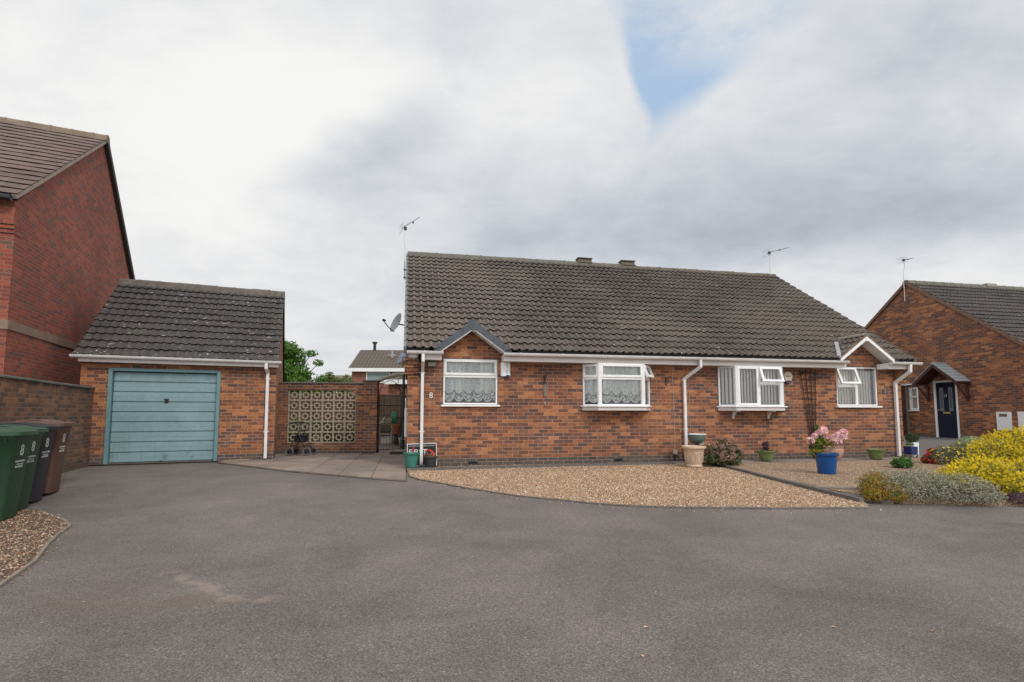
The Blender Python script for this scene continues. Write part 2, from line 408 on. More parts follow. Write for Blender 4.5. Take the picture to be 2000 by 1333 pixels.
def lace_mat():
    m = bpy.data.materials.new('net_lace'); m.use_nodes = True
    T = NT(m.node_tree); T.n.clear()
    out = T.node('ShaderNodeOutputMaterial')
    uv = T.uv(); x, y, z = T.sep(uv)       # x metres along, y metres above the scalloped hem, 
    tr = T.node('ShaderNodeBsdfTransparent')
    df = T.node('ShaderNodeBsdfDiffuse'); df.inputs[0].default_value = (.90, .92, .88, 1)
    tl = T.node('ShaderNodeBsdfTranslucent'); tl.inputs[0].default_value = (.7, .72, .68, 1)
    ms = T.node('ShaderNodeMixShader'); ms.inputs[0].default_value = .08
    T.l.new(df.outputs[0], ms.inputs[1]); T.l.new(tl.outputs[0], ms.inputs[2])
    blot = T.smooth(T.noise(uv, 26, 3, .6, .6), .44, .56)
    flor = T.smooth(T.vor(uv, 17, 'F1'), .30, .44)
    band = T.m('MULTIPLY', T.smooth(y, .035, .05), T.m('SUBTRACT', 1, T.smooth(y, .13, .17)))
    upper = T.smooth(y, .15, .19)
    edge = T.m('SUBTRACT', 1, T.smooth(y, .03, .045))
    aband = T.m('ADD', .12, T.m('MULTIPLY', T.m('MAXIMUM', blot, T.m('SUBTRACT', 1, flor)), .86))
    fold = T.noise(T.comb(T.m('MULTIPLY', x, 9), T.m('MULTIPLY', y, .6)), 1.0, 4, .6)
    aup = T.m('ADD', T.m('ADD', .74, T.m('MULTIPLY', blot, .16)), T.m('MULTIPLY', T.m('SUBTRACT', fold, .5), 1.3))
    al = T.m('ADD', T.m('ADD', T.m('MULTIPLY', band, aband), T.m('MULTIPLY', upper, aup)), T.m('MULTIPLY', edge, .92), clamp=True)
    al = T.m('MAXIMUM', al, T.m('MULTIPLY', T.m('LESS_THAN', y, .03), .9))
    mx = T.node('ShaderNodeMixShader'); T.set(mx.inputs[0], al)
    T.l.new(tr.outputs[0], mx.inputs[1]); T.l.new(ms.outputs[0], mx.inputs[2]); T.l.new(mx.outputs[0], out.inputs[0])
    return m
M_lace = lace_mat()
M_blind = mat('blind_slat', (.74, .69, .61), .8)

def tile_fn(base, lich_hilite, g, sa, z0, tw=.33, white=.62, patch=None, streak=.5, roll_hilite=0.0):
    def fn(T, b):
        ob = T.obj(); x, y, z = T.sep(ob)
        row = T.m('FLOOR', T.m('DIVIDE', T.m('SUBTRACT', z, z0), g * sa)); c = T.m('FLOOR', T.m('DIVIDE', x, tw))
        r = T.wn(T.comb(row, c, 0))
        cl = T.mix(1.0, base, T.ramp(r, [(0, .78), (1, 1.22)]), 'MULTIPLY')
        r2 = T.wn(T.comb(row, c, 7.7))
        cl = T.mix(.85, cl, T.mix(r2, (.93, 1.03, .95), (1.08, .97, 1.02)), 'MULTIPLY')
        big = T.noise(ob, .35, 4, .6)
        cl = T.mix(T.m('MULTIPLY', T.smooth(big, .42, .62), streak), cl, lich_hilite)
        st = T.noise(T.comb(T.m('MULTIPLY', x, 22), T.m('MULTIPLY', z, 5), y), 1, 4, .7)
        cl = T.mix(T.m('MULTIPLY', T.smooth(st, .50, .68), streak * .9), cl, lich_hilite)
        if roll_hilite:      # weathered crowns, made paler by side-lit highlights painted into the colour
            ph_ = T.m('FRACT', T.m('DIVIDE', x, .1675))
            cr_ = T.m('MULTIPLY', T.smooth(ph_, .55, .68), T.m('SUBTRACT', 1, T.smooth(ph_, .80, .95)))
            cl = T.mix(T.m('MULTIPLY', cr_, roll_hilite), cl, lich_hilite)
        g1 = T.noise(ob, 45, 4, .7)
        cl = T.mix(1.0, cl, T.ramp(g1, [(.25, .72), (.75, 1.3)]), 'MULTIPLY')
        sp = T.m('MULTIPLY', T.smooth(T.noise(T.comb(T.m('MULTIPLY', x, 9), T.m('MULTIPLY', y, 9), T.m('MULTIPLY', z, 22)), 1.0, 3, .55), white, white + .035), T.smooth(T.noise(ob, 2.2, 2), .4, .6))
        cl = T.mix(T.m('MULTIPLY', sp, .8), cl, (.46, .44, .40))
        if patch:
            cl = patch(T, cl, x, y, z, ob)
        T.set(b.inputs['Base Color'], cl)
        T.set(b.inputs['Normal'], T.bump(g1, .35, .006))
    return fn
def main_patch(T, cl, x, y, z, ob):
    n = T.noise(ob, 1.2, 4)
    left = T.m('SUBTRACT', 1, T.smooth(T.m('ADD', x, T.m('MULTIPLY', n, 2.5)), 3.2, 5.2))
    cl = T.mix(T.m('MULTIPLY', left, .20), cl, (.23, .18, .15))
    dk = T.m('MULTIPLY', T.smooth(x, 2.0, 2.5), T.m('SUBTRACT', 1, T.smooth(x, 2.7, 3.3)))
    return T.mix(T.m('MULTIPLY', T.m('MULTIPLY', dk, T.smooth(n, .35, .6)), .45), cl, (.05, .046, .045))
SA = math.sin(math.atan(.697))
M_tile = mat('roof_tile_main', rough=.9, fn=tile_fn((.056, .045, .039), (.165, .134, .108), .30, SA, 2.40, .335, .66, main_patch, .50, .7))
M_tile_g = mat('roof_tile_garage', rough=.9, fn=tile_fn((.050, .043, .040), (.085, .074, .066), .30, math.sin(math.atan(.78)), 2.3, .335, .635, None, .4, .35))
M_tile_r = mat('roof_tile_right', rough=.9, fn=tile_fn((.062, .053, .049), (.10, .085, .074), .30, math.sin(math.atan(.77)), 2.27, .335, .68, None, .35))
M_tile_l = mat('roof_tile_left', rough=.85, fn=tile_fn((.135, .088, .075), (.18, .135, .11), .33, math.sin(math.atan(.78)), 5.1, .265, .80, None, .35))
M_ridge = mat('ridge_tile', rough=.9, fn=dirty((.155, .145, .12), .3, 6, (.24, .19, .10), .4))
M_cap = mat('verge_cap_slate', rough=.55, fn=dirty((.072, .088, .105), .25, 5, (.12, .13, .14), .3))
M_capg = mat('verge_cap_grey', rough=.6, fn=dirty((.20, .23, .23), .2, 6))

def leaf_mat0(name, c, f=.6):
    m_ = bpy.data.materials.new(name); m_.use_nodes = True; T = NT(m_.node_tree); b = T.n['Principled BSDF']
    b.inputs['Base Color'].default_value = (*c, 1); b.inputs['Roughness'].default_value = .35
    tl = T.node('ShaderNodeBsdfTranslucent'); tl.inputs[0].default_value = (*c, 1)
    mx = T.node('ShaderNodeMixShader'); mx.inputs[0].default_value = f
    T.l.new(b.outputs[0], mx.inputs[1]); T.l.new(tl.outputs[0], mx.inputs[2]); T.l.new(mx.outputs[0], T.n['Material Output'].inputs[0])
    return m_

# ------------------------------------------------------------------ tiled slope
def tile_slope(mb, O, U, Sd, x0, x1, s0, n, g=.30, pitch=.1675, amp=.036, clip=None, flat=False, seed=1, sub=3, step=.042):
    """O origin; U along the eave; Sd up the slope (unit vectors)"""
    O = Vector(O); U = Vector(U).normalized(); Sd = Vector(Sd).normalized(); N = U.cross(Sd).normalized()
    if N.z < 0: N = -N
    rnd = random.Random(seed)
    nx = max(2, int((x1 - x0) / (pitch / 7)) + 1) if not flat else max(2, int((x1 - x0) / .1325) + 1)
    xs = [x0 + (x1 - x0) * i / (nx - 1) for i in range(nx)]
    def prof(x):
        if flat: return 0.0
        p = (x / pitch) % 1.0
        return amp * math.sin(math.pi * (p - .5) / .5) if p > .5 else -.002
    for c in range(n):
        js = {}
        off = (c % 2) * .5 if flat else 0
        def jit(x):
            k = int(math.floor(x / (.335 if not flat else .265) + off))
            if k not in js: js[k] = (rnd.uniform(-.004, .005), rnd.uniform(-.006, .006))
            return js[k]
        sl = s0 + c * g
        rows = []
        ts = [(-.0, -.6)] + [(k / sub, 0) for k in range(sub + 1)]
        for (t, lip) in ts:
            row = []
            for x in xs:
                j, js_ = jit(x)
                s = sl + t * (g + .07) + (js_ if t == 0 else 0)
                h = prof(x) + step * (1 - t) + j + .012
                if lip: s += .045; h -= step + .006
                row.append(O + U * x + Sd * s + N * h)
            rows.append(row)
        base = len(mb.v)
        for row in rows: mb.v.extend([tuple(p) for p in row])
        for r in range(len(rows) - 1):
            for i in range(nx - 1):
                if clip:
                    pc = (rows[r][i] + rows[r + 1][i + 1]) / 2
                    if clip(pc, (xs[i] + xs[i + 1]) / 2): continue
                a = base + r * nx + i
                mb.f.append([a, a + 1, a + 1 + nx, a + nx]); mb.mi.append(mb.cur)
    return mb

# ------------------------------------------------------------------ walls with holes
def wall_holes(mb, x0, x1, z0, z1, holes, y=0.0, depth=.11, M=None):
    xs = sorted(set([x0, x1] + [h[0] for h in holes] + [h[1] for h in holes]))
    zs = sorted(set([z0, z1] + [h[2] for h in holes] + [h[3] for h in holes]))
    for i in range(len(xs) - 1):
        for j in range(len(zs) - 1):
            cx = (xs[i] + xs[i + 1]) / 2; cz = (zs[j] + zs[j + 1]) / 2
            if any(h[0] < cx < h[1] and h[2] < cz < h[3] for h in holes): continue
            mb.add([(xs[i], y, zs[j]), (xs[i + 1], y, zs[j]), (xs[i + 1], y, zs[j + 1]), (xs[i], y, zs[j + 1])], [(0, 1, 2, 3)], M)
    for (a, b, c, d_) in holes:
        y1 = y + depth
        mb.add([(a, y, c), (a, y1, c), (a, y1, d_), (a, y, d_)], [(0, 1, 2, 3)], M)
        mb.add([(b, y, c), (b, y1, c), (b, y1, d_), (b, y, d_)], [(3, 2, 1, 0)], M)
        mb.add([(a, y, c), (b, y, c), (b, y1, c), (a, y1, c)], [(0, 1, 2, 3)], M)
        mb.add([(a, y, d_), (b, y, d_), (b, y1, d_), (a, y1, d_)], [(3, 2, 1, 0)], M)

# ------------------------------------------------------------------ windows
def window(parent, ox, oy, ang, wd, z0, z1, cells, curtain='lace', seed=0, drop=.06, mirror=False):
    """one window facet; u runs along the facet, outward is -y for ang 0"""
    M = Matrix.Translation((ox, oy, 0)) @ Matrix.Rotation(ang, 4, 'Z')
    f = MB(); t = .034
    for (u0, u1, a, b, kind) in cells:
        f.box(u0, u0 + t, -.012, .055, a, b, M); f.box(u1 - t, u1, -.012, .055, a, b, M)
        f.box(u0 + t, u1 - t, -.012, .055, a, a + t, M); f.box(u0 + t, u1 - t, -.012, .055, b - t, b, M)
    fo = f.build('window', M_upvc, parent, bevel=.004)
    for (u0, u1, a, b, kind) in cells:
        i0, i1, k0, k1 = u0 + t, u1 - t, a + t, b - t
        if kind == 'fixed':
            p = MB(); p.add([(i0, .012, k0), (i1, .012, k0), (i1, .012, k1), (i0, .012, k1)], [(0, 1, 2, 3)], M)
            p.build('pane', M_glass, fo, fixn=False)
        else:
            A = M
            if kind == 'open': A = M @ Matrix.Translation((0, -.02, b - .02)) @ Matrix.Rotation(R(-20), 4, 'X') @ Matrix.Translation((0, .02, -(b - .02)))
            e = .016; sw = .052
            s = MB(); j0, j1, l0, l1 = u0 + e, u1 - e, a + e, b - e
            s.box(j0, j0 + sw, -.032, .02, l0, l1, A); s.box(j1 - sw, j1, -.032, .02, l0, l1, A)
            s.box(j0 + sw, j1 - sw, -.032, .02, l0, l0 + sw, A); s.box(j0 + sw, j1 - sw, -.032, .02, l1 - sw, l1, A)
            so_ = s.build('sash', M_upvc, fo, bevel=.004)
            p = MB(); p.add([(j0 + sw, -.006, l0 + sw), (j1 - sw, -.006, l0 + sw), (j1 - sw, -.006, l1 - sw), (j0 + sw, -.006, l1 - sw)], [(0, 1, 2, 3)], A)
            p.build('pane', M_glass, fo, fixn=False)
            if kind == 'open':
                b_ = MB(); b_.tube([(u0 + .06, .01, a + .03), (u0 + .06, -.10, a + .05)], .006, 5, M); b_.build('window_stay', M_alu, fo)
    rnd = random.Random(seed)
    if curtain == 'lace':
        nx = 90; zt = z1 - .02; scw = rnd.uniform(.20, .26); ph = rnd.uniform(0, 1)
        vs = []; uvs = []; fs = []
        rowsn = 14
        for j in range(rowsn + 1):
            tt = j / rowsn
            for i in range(nx + 1):
                u_ = .02 + (wd - .04) * i / nx
                sc = abs(math.sin(math.pi * (u_ / scw + ph)))
                zb = z0 + drop + .11 * (1 - sc ** .6)
                z_ = zb + (zt - zb) * tt
                y_ = .085 + .026 * math.sin(u_ * 34 + ph * 9) + .010 * math.sin(u_ * 81 + 2)
                vs.append((u_, y_, z_)); uvs.append((u_ + seed * 1.7, (z_ - zb)))
        for j in range(rowsn):
            for i in range(nx):
                a = j * (nx + 1) + i; fs.append((a, a + 1, a + nx + 2, a + nx + 1))
        c = MB(); c.add(vs, fs, M); c.build('net_curtain', M_lace, fo, smooth=True, fixn=False, uv=uvs)
    elif curtain == 'blind':
        c = MB(); n = max(3, int(wd / .082))
        for i in range(n):
            uc = .03 + (wd - .06) * (i + .5) / n
            A = M @ Matrix.Translation((uc, .13, 0)) @ Matrix.Rotation(R(8 + rnd.uniform(-5, 5)), 4, 'Z')
            c.box(-.027, .027, -.0015, .0015, z0 + .05, z1 - .02, A)
        c.build('vertical_blind', M_blind, fo)
    elif curtain == 'sheer':
        c = MB(); n = int(wd / .085)
        for i in range(n):
            uc = .03 + (wd - .06) * (i + .5) / n
            A = M @ Matrix.Translation((uc, .13, 0)) @ Matrix.Rotation(R(12), 4, 'Z')
            c.box(-.043, .043, -.0015, .0015, z0 + .05, z1 - .02, A)
        c.build('vertical_blind', M_blind, fo)
    return fo

def gutter(parent, x0, x1, y, z, r=.056, brackets=True, M=None, name='gutter', stop=True):
    g = MB(); n = 10
    outer = [(y + r * math.cos(math.pi + math.pi * k / n), z + r * math.sin(math.pi + math.pi * k / n)) for k in range(n + 1)]
    inner = [(y + (r - .006) * math.cos(math.pi + math.pi * k / n), z + (r - .006) * math.sin(math.pi + math.pi * k / n)) for k in range(n + 1)][::-1]
    g.prismx(outer + inner, x0, x1, M)
    g.box(x0, x1, y - r - .004, y - r + .008, z - .002, z + .008, M)
    for xx in (x0, x1):
        if stop: g.prismx([(y + (r + .004) * math.cos(math.pi + math.pi * k / n), z + (r + .004) * math.sin(math.pi + math.pi * k / n)) for k in range(n + 1)], xx - .012, xx + .012, M)
    o = g.build(name, M_gutter, parent, autos=40)
    if brackets:
        k = x0 + .35
        while k < x1 - .1:
            pr = [(y + (r + .007) * math.cos(math.pi + math.pi * q / n), z + (r + .007) * math.sin(math.pi + math.pi * q / n)) for q in range(n + 1)]
            MB().prismx(pr + [(y + r, z + .014), (y - r - .007, z + .014)], k - .011, k + .011, M).build('gutter_bracket', M_gutter, o); k += .92
    return o
def pipe(parent, pts, w_=.033, clips=(), name='downpipe', base=True):
    p = MB()
    for a, b in zip(pts[:-1], pts[1:]):
        a = Vector(a); b = Vector(b); dv = (b - a).normalized()
        up = Vector((0, 1, 0)) if abs(dv.y) < .8 else Vector((1, 0, 0))
        sx = dv.cross(up).normalized(); sy = sx.cross(dv).normalized()
        e = dv * .018
        vs = [q + sx * i * w_ + sy * j * w_ for q in (a - e, b + e) for i, j in ((-1, -1), (1, -1), (1, 1), (-1, 1))]
        p.add(vs, [(0, 1, 2, 3), (7, 6, 5, 4), (0, 4, 5, 1), (1, 5, 6, 2), (2, 6, 7, 3), (3, 7, 4, 0)])
    o = p.build(name, M_gutter, parent, bevel=.006)
    for (x, y, z) in clips:
        c = MB(); c.box(x - w_ - .028, x + w_ + .028, y - w_ + .02, y + .03, z - .009, z + .009); c.box(x - w_ - .004, x + w_ + .004, y - w_ - .006, y + w_, z - .012, z + .012)
        c.build('pipe_clip', M_gutter, o)
    return o
def ridge(parent, x0, x1, y, z, r=.115, seg=.45, mt=None, name='ridge_tile_row', sl=.7, jitter=.004):
    g = MB(); rnd = random.Random(3); x = x0
    while x < x1 - .02:
        xe = min(x1, x + seg); h = rnd.uniform(-jitter, jitter); n = 8
        for (a, b, rr) in ((x + .004, xe - .02, r), (xe - .05, xe + .004, r + .008)):
            prf = [(y + rr * math.cos(math.pi * k / n) * 1.1, z + h + rr * math.sin(math.pi * k / n) * .95 - .03) for k in range(n + 1)]
            prf = [(y + rr * 1.5, z + h - .03 - rr * .9)] + prf + [(y - rr * 1.5, z + h - .03 - rr * .9)]
            g.prismx(prf, a, b)
        x += seg
    return g.build(name, mt or M_ridge, parent, autos=35)

# ================================================================== SETTING
def sheet(name, poly, off, mt, kind='structure', res=.35, edge=None):
    """flat polygon in world XY draped over the ground function; clipped grid"""
    import bmesh
    bm = bmesh.new()
    vs = [bm.verts.new((x, y, 0)) for x, y in poly]; bm.faces.new(vs)
    xs = [p[0] for p in poly]; ys = [p[1] for p in poly]
    k = math.floor(min(xs) / res) * res
    while k < max(xs):
        bmesh.ops.bisect_plane(bm, geom=bm.verts[:] + bm.edges[:] + bm.faces[:], plane_co=(k, 0, 0), plane_no=(1, 0, 0)); k += res
    k = math.floor(min(ys) / res) * res
    while k < max(ys):
        bmesh.ops.bisect_plane(bm, geom=bm.verts[:] + bm.edges[:] + bm.faces[:], plane_co=(0, k, 0), plane_no=(0, 1, 0)); k += res
    for v_ in bm.verts: v_.co.z = gz(v_.co.x, v_.co.y) + off
    bmesh.ops.recalc_face_normals(bm, faces=bm.faces)
    if edge:
        r = bmesh.ops.extrude_edge_only(bm, edges=[e for e in bm.edges if e.is_boundary])
        for v_ in [g for g in r['geom'] if isinstance(g, bmesh.types.BMVert)]: v_.co.z -= edge
    me = bpy.data.meshes.new(name); bm.to_mesh(me); bm.free()
    if me.polygons and me.polygons[0].normal.z < 0: me.flip_normals()
    me.materials.append(mt)
    o = bpy.data.objects.new(name, me); col.objects.link(o); o['kind'] = kind
    return o

def asphalt(T, b):
    ob = T.obj(); x, y, z = T.sep(ob)
    vc = T.sep(T.vor(ob, 150, 'F1', 'Color'))[0]; vd = T.vor(ob, 150, 'F1')
    v2 = T.sep(T.vor(ob, 60, 'F1', 'Color'))[0]
    c = T.ramp(vc, [(0, (.080, .066, .059)), (.5, (.145, .122, .109)), (.92, (.19, .162, .146)), (1, (.30, .25, .22))])
    c = T.mix(1.0, c, T.ramp(v2, [(0, .93), (1, 1.07)]), 'MULTIPLY')
    p1 = T.noise(ob, .45, 5, .6, .3); p2 = T.noise(ob, 1.7, 5, .65, .2)
    c = T.mix(1.0, c, T.ramp(p1, [(.3, .74), (.5, 1.0), (.7, 1.28)]), 'MULTIPLY')
    c = T.mix(1.0, c, T.ramp(p2, [(.3, .87), (.7, 1.13)]), 'MULTIPLY')
    # long pale tyre smears
    sm = T.noise(T.comb(T.m('ADD', T.m('MULTIPLY', x, .5), T.m('MULTIPLY', y, .35)), T.m('SUBTRACT', T.m('MULTIPLY', y, 1.6), T.m('MULTIPLY', x, .7))), 1, 4, .6)
    c = T.mix(T.m('MULTIPLY', T.smooth(sm, .54, .72), .18), c, (.235, .205, .188))
    # dried silt tide line
    def band(ax, ay, bx, by, wd):
        tx, ty = bx - ax, by - ay; L = math.hypot(tx, ty); tx /= L; ty /= L
        wx_ = T.m('MULTIPLY', T.m('SUBTRACT', T.noise(ob, 2.2, 4), .5), .45)
        al = T.m('ADD', T.m('MULTIPLY', T.m('SUBTRACT', x, ax), tx), T.m('MULTIPLY', T.m('SUBTRACT', y, ay), ty))
        pe = T.m('ADD', T.m('ADD', T.m('MULTIPLY', T.m('SUBTRACT', x, ax), -ty), T.m('MULTIPLY', T.m('SUBTRACT', y, ay), tx)), wx_)
        return T.m('MULTIPLY', T.m('MULTIPLY', T.smooth(al, -.1, .15), T.m('SUBTRACT', 1, T.smooth(al, L - .1, L + .12))), T.m('SUBTRACT', 1, T.smooth(T.m('ABSOLUTE', pe), wd * .25, wd)))
    s1 = T.m('MAXIMUM', band(-2.75, 4.25, -2.05, 3.78, .10), band(-2.10, 3.78, -1.62, 3.72, .11))
    s1 = T.m('MULTIPLY', s1, T.smooth(T.noise(ob, 9, 4), .3, .6))
    c = T.mix(T.m('MULTIPLY', s1, .62), c, (.29, .225, .185))
    s2 = T.m('MULTIPLY', band(-3.3, 3.9, -1.9, 3.5, .42), T.smooth(T.noise(ob, 3, 4), .4, .65))
    c = T.mix(T.m('MULTIPLY', s2, .45), c, (.15, .10, .072))
    s3 = T.smooth(T.noise(ob, .8, 5, .7), .60, .75)
    c = T.mix(T.m('MULTIPLY', s3, .25), c, (.16, .13, .11))
    sp = T.m('MULTIPLY', T.m('LESS_THAN', T.vor(ob, 9, 'F1'), .05), T.m('GREATER_THAN', T.sep(T.vor(ob, 9, 'F1', 'Color'))[1], .6))
    c = T.mix(T.m('MULTIPLY', sp, .7), c, (.50, .44, .36))
    oil = T.m('SUBTRACT', 1, T.smooth(T.m('ADD', T.vor(ob, .55, 'F1'), T.m('MULTIPLY', T.m('SUBTRACT', T.noise(ob, 6, 4), .5), .12)), .03, .13))
    c = T.mix(T.m('MULTIPLY', oil, .40), c, (.055, .05, .047))
    T.set(b.inputs['Base Color'], c)
    h = T.m('ADD', T.m('MULTIPLY', vd, -1.0), T.m('MULTIPLY', T.noise(ob, 400, 2), .4))
    T.set(b.inputs['Normal'], T.bump(h, .55, .003))
M_asphalt = mat('asphalt', rough=.9, fn=asphalt)

GR = [(0, (.17, .11, .065)), (.15, (.36, .20, .10)), (.35, (.48, .31, .17)), (.55, (.56, .37, .22)), (.75, (.64, .47, .32)), (.9, (.70, .56, .43)), (.97, (.22, .17, .15)), (1, (.8, .72, .62))]
def gravel_fn(mul=1.0, pal=GR, grp=85):
    def fn(T, b):
        ob = T.obj()
        cell = T.sep(T.vor(ob, grp, 'F1', 'Color'))[0]; dd = T.vor(ob, grp, 'F1')
        c = T.ramp(cell, pal)
        c = T.mix(1.0, c, T.ramp(dd, [(.2, 1.1), (.75, .35)]), 'MULTIPLY')
        c = T.mix(1.0, c, T.ramp(T.noise(ob, 1.2, 4), [(.3, .86 * mul), (.7, 1.1 * mul)]), 'MULTIPLY')
        T.set(b.inputs['Base Color'], c)
        T.set(b.inputs['Normal'], T.bump(T.m('MULTIPLY', dd, -1), .9, .02))
    return fn
M_gravel = mat('gravel_ground', rough=.85, fn=gravel_fn(1.06))
M_gravel2 = mat('gravel_ground_left', rough=.85, fn=gravel_fn(.62, [(0, (.07, .04, .03)), (.3, (.26, .12, .07)), (.55, (.36, .20, .12)), (.8, (.48, .34, .22)), (1, (.6, .48, .36))]))
def stone_fn(pal):
    def fn(T, b):
        r = T.island(); c = T.ramp(r, pal)
        T.set(b.inputs['Base Color'], T.mix(1.0, c, T.ramp(T.noise(T.obj(), 60, 2), [(.3, .85), (.7, 1.12)]), 'MULTIPLY'))
    return fn
M_peb = mat('pebbles', rough=.8, fn=stone_fn([(0, (.15, .10, .07)), (.12, (.36, .17, .085)), (.35, (.48, .29, .155)), (.6, (.58, .39, .235)), (.8, (.68, .51, .36)), (1, (.80, .68, .55))]))
M_peb2 = mat('pebbles_left', rough=.8, fn=stone_fn([(0, (.11, .07, .045)), (.3, (.25, .135, .08)), (.6, (.36, .22, .135)), (.85, (.45, .32, .215)), (1, (.52, .44, .34))]))
def slab_fn(T, b):
    ob = T.obj()
    n = T.noise(ob, 1.4, 5, .6); r = T.island()
    c = T.mix(r, (.285, .215, .175), (.21, .175, .15))
    c = T.mix(1.0, c, T.ramp(n, [(.3, .72), (.7, 1.18)]), 'MULTIPLY')
    c = T.mix(1.0, c, T.ramp(T.noise(ob, 60, 3), [(.3, .86), (.7, 1.12)]), 'MULTIPLY')
    c = T.mix(T.m('MULTIPLY', T.smooth(T.noise(ob, 3.1, 5), .55, .7), .35), c, (.10, .10, .075))
    T.set(b.inputs['Base Color'], c); T.set(b.inputs['Normal'], T.bump(T.noise(ob, 90, 3), .2, .003))
M_slab = mat('paving_slab', rough=.9, fn=slab_fn)
M_kerb = mat('concrete_edging', rough=.9, fn=dirty((.145, .13, .12), .3, 7, (.26, .22, .17), .35))
M_kerb2 = mat('concrete_edging_pale', rough=.9, fn=dirty((.24, .20, .165), .3, 6, (.11, .09, .07), .4))
M_soil = mat('soil', rough=.95, fn=dirty((.055, .042, .03), .4, 8))
def grass_fn(T, b):
    ob = T.obj()
    T.set(b.inputs['Base Color'], T.ramp(T.noise(ob, 2, 5, .7), [(.3, (.045, .07, .02)), (.7, (.09, .12, .035))]))
M_grass = mat('rough_grass', rough=.95, fn=grass_fn)

# far ground: one sheet, finely divided near the place, reaching the horizon
g = MB()
gx = [-900, -300, -80, -40, -25] + [-15 + i for i in range(41)] + [32, 45, 90, 300, 900]
gy = [-60, -30, -15] + [-10 + i for i in range(46)] + [45, 60, 100, 300, 1200]
for yy in gy:
    for xx in gx: g.v.append((xx, yy, gz(max(-30, min(30, xx)), max(-12, min(34, yy))) - .05))
W_ = len(gx)
for j in range(len(gy) - 1):
    for i in range(W_ - 1): g.f.append([j * W_ + i, j * W_ + i + 1, (j + 1) * W_ + i + 1, (j + 1) * W_ + i]); g.mi.append(0)
tag(g.build('ground', M_grass, smooth=True), kind='structure')

drive = [(-16, -9), (16, -9), (24, 8), (24, 13.4), (14, 11.2), (10, 9.6), (-1.0, 9.4), (-1.7, 10.3), (-3.2, 11.2), (-5.4, 13.2), (-9.0, 11.6), (-16, 9)]
sheet('driveway', drive, -.03, M_asphalt, res=.5)

def wl(F, pts): return [tuple(F.W(x, y))[:2] for x, y in pts]
bedA = [(-1.86, 9.52), (-1.60, 9.12), (-1.19, 8.75), (-.80, 8.36), (-.31, 7.92), (.10, 7.60), (.57, 7.35), (1.0, 7.12), (1.41, 6.96), (1.85, 6.87), (2.24, 6.82), (3.3, 6.80), (4.62, 6.86)]
bedB = [(4.74, 7.05)] + wl(HF, [(6.15, -4.6), (6.20, -4.12), (6.29, -2.85), (6.45, -1.35), (6.22, -.40), (.02, -.67)])
sheet('gravel_bed', bedA + bedB, -.008, M_gravel, kind='stuff', res=.3, edge=.03)
bedR = wl(HF, [(6.30, -4.20), (6.38, -2.85), (6.54, -1.36), (7.0, -1.02), (12.4, -.72), (13.9, -.60), (16.5, -1.2), (18.5, -4.5), (12, -6.2), (8.6, -5.62), (7.6, -5.38), (6.6, -5.06), (6.36, -4.62)])
sheet('gravel_bed', bedR, .030, M_gravel, kind='stuff', res=.3, edge=.06)
bedL = [(-7.5, 7.3), (-6.6, 7.1), (-6.1, 6.85), (-5.75, 6.62), (-5.3, 6.3), (-5.0, 6.0), (-4.80, 5.62), (-4.50, 5.15), (-4.08, 4.56), (-3.76, 3.93), (-3.6, 3.4), (-3.6, 2.6), (-7.8, 2.0)]
sheet('gravel_bed', bedL, -.010, M_gravel2, kind='stuff', res=.3, edge=.02)
sliver = wl(HF, [(.62, -.36), (6.2, -.21), (6.2, -.0), (.62, .0)])
sheet('gravel_strip', sliver, -.004, M_gravel, kind='stuff', res=.3, edge=.02)
sheet('gravel_strip', wl(HF, [(6.45, -.30), (12.3, -.30), (12.3, 0), (6.45, 0)]), .004, M_gravel, kind='stuff', res=.3, edge=.02)
sheet('gravel_strip', wl(SF, [(.35, -.42), (3.1, -.36), (3.1, -.01), (.35, -.01)]), .004, M_gravel2, kind='stuff', res=.3, edge=.02)

def inside(p, poly):
    c = False; n = len(poly); j = n - 1
    for i in range(n):
        if ((poly[i][1] > p[1]) != (poly[j][1] > p[1])) and (p[0] < (poly[j][0] - poly[i][0]) * (p[1] - poly[i][1]) / (poly[j][1] - poly[i][1]) + poly[i][0]): c = not c
        j = i
    return c
def pebbles(name, poly, n, off, mt, seed, spill=.05, s0=.006, s1=.0135):
    rnd = random.Random(seed); vs = []; fs = []
    xs = [p[0] for p in poly]; ys = [p[1] for p in poly]
    cnt = 0
    while cnt < n:
        x = rnd.uniform(min(xs), max(xs)); y = rnd.uniform(min(ys), max(ys))
        if rnd.random() > min(1, 9 / (y + .5)) : continue
        if not inside((x + rnd.gauss(0, spill), y + rnd.gauss(0, spill)), poly): continue
        ins = inside((x, y), poly)
        z = gz(x, y) + (off if ins else -.03)
        a = rnd.uniform(s0, s1) * (1 if ins else .8); b = a * rnd.uniform(.6, .95); c = a * rnd.uniform(.4, .75)
        t = rnd.uniform(0, math.pi); ct, st = math.cos(t), math.sin(t); tl = rnd.uniform(-.4, .4)
        o = len(vs)
        for (p, q, r_) in ((a, 0, tl * a), (-a, 0, -tl * a), (0, b, 0), (0, -b, 0), (0, 0, c), (0, 0, -c)):
            vs.append((x + p * ct - q * st, y + p * st + q * ct, z + c * .5 + r_))
        for f in ((0, 2, 4), (2, 1, 4), (1, 3, 4), (3, 0, 4), (2, 0, 5), (1, 2, 5), (3, 1, 5), (0, 3, 5)): fs.append(tuple(i + o for i in f))
        cnt += 1
    m = MB(); m.v = vs; m.f = fs; m.mi = [0] * len(fs)
    return tag(m.build(name, mt, fixn=False), kind='stuff')
pebbles('gravel_stones', bedA + bedB, 32000, -.008, M_peb, 1)
pebbles('gravel_stones', bedR, 14000, .03, M_peb, 2, .02)
pebbles('gravel_stones', bedL, 19000, -.01, M_peb2, 3, .05, .007, .0145)
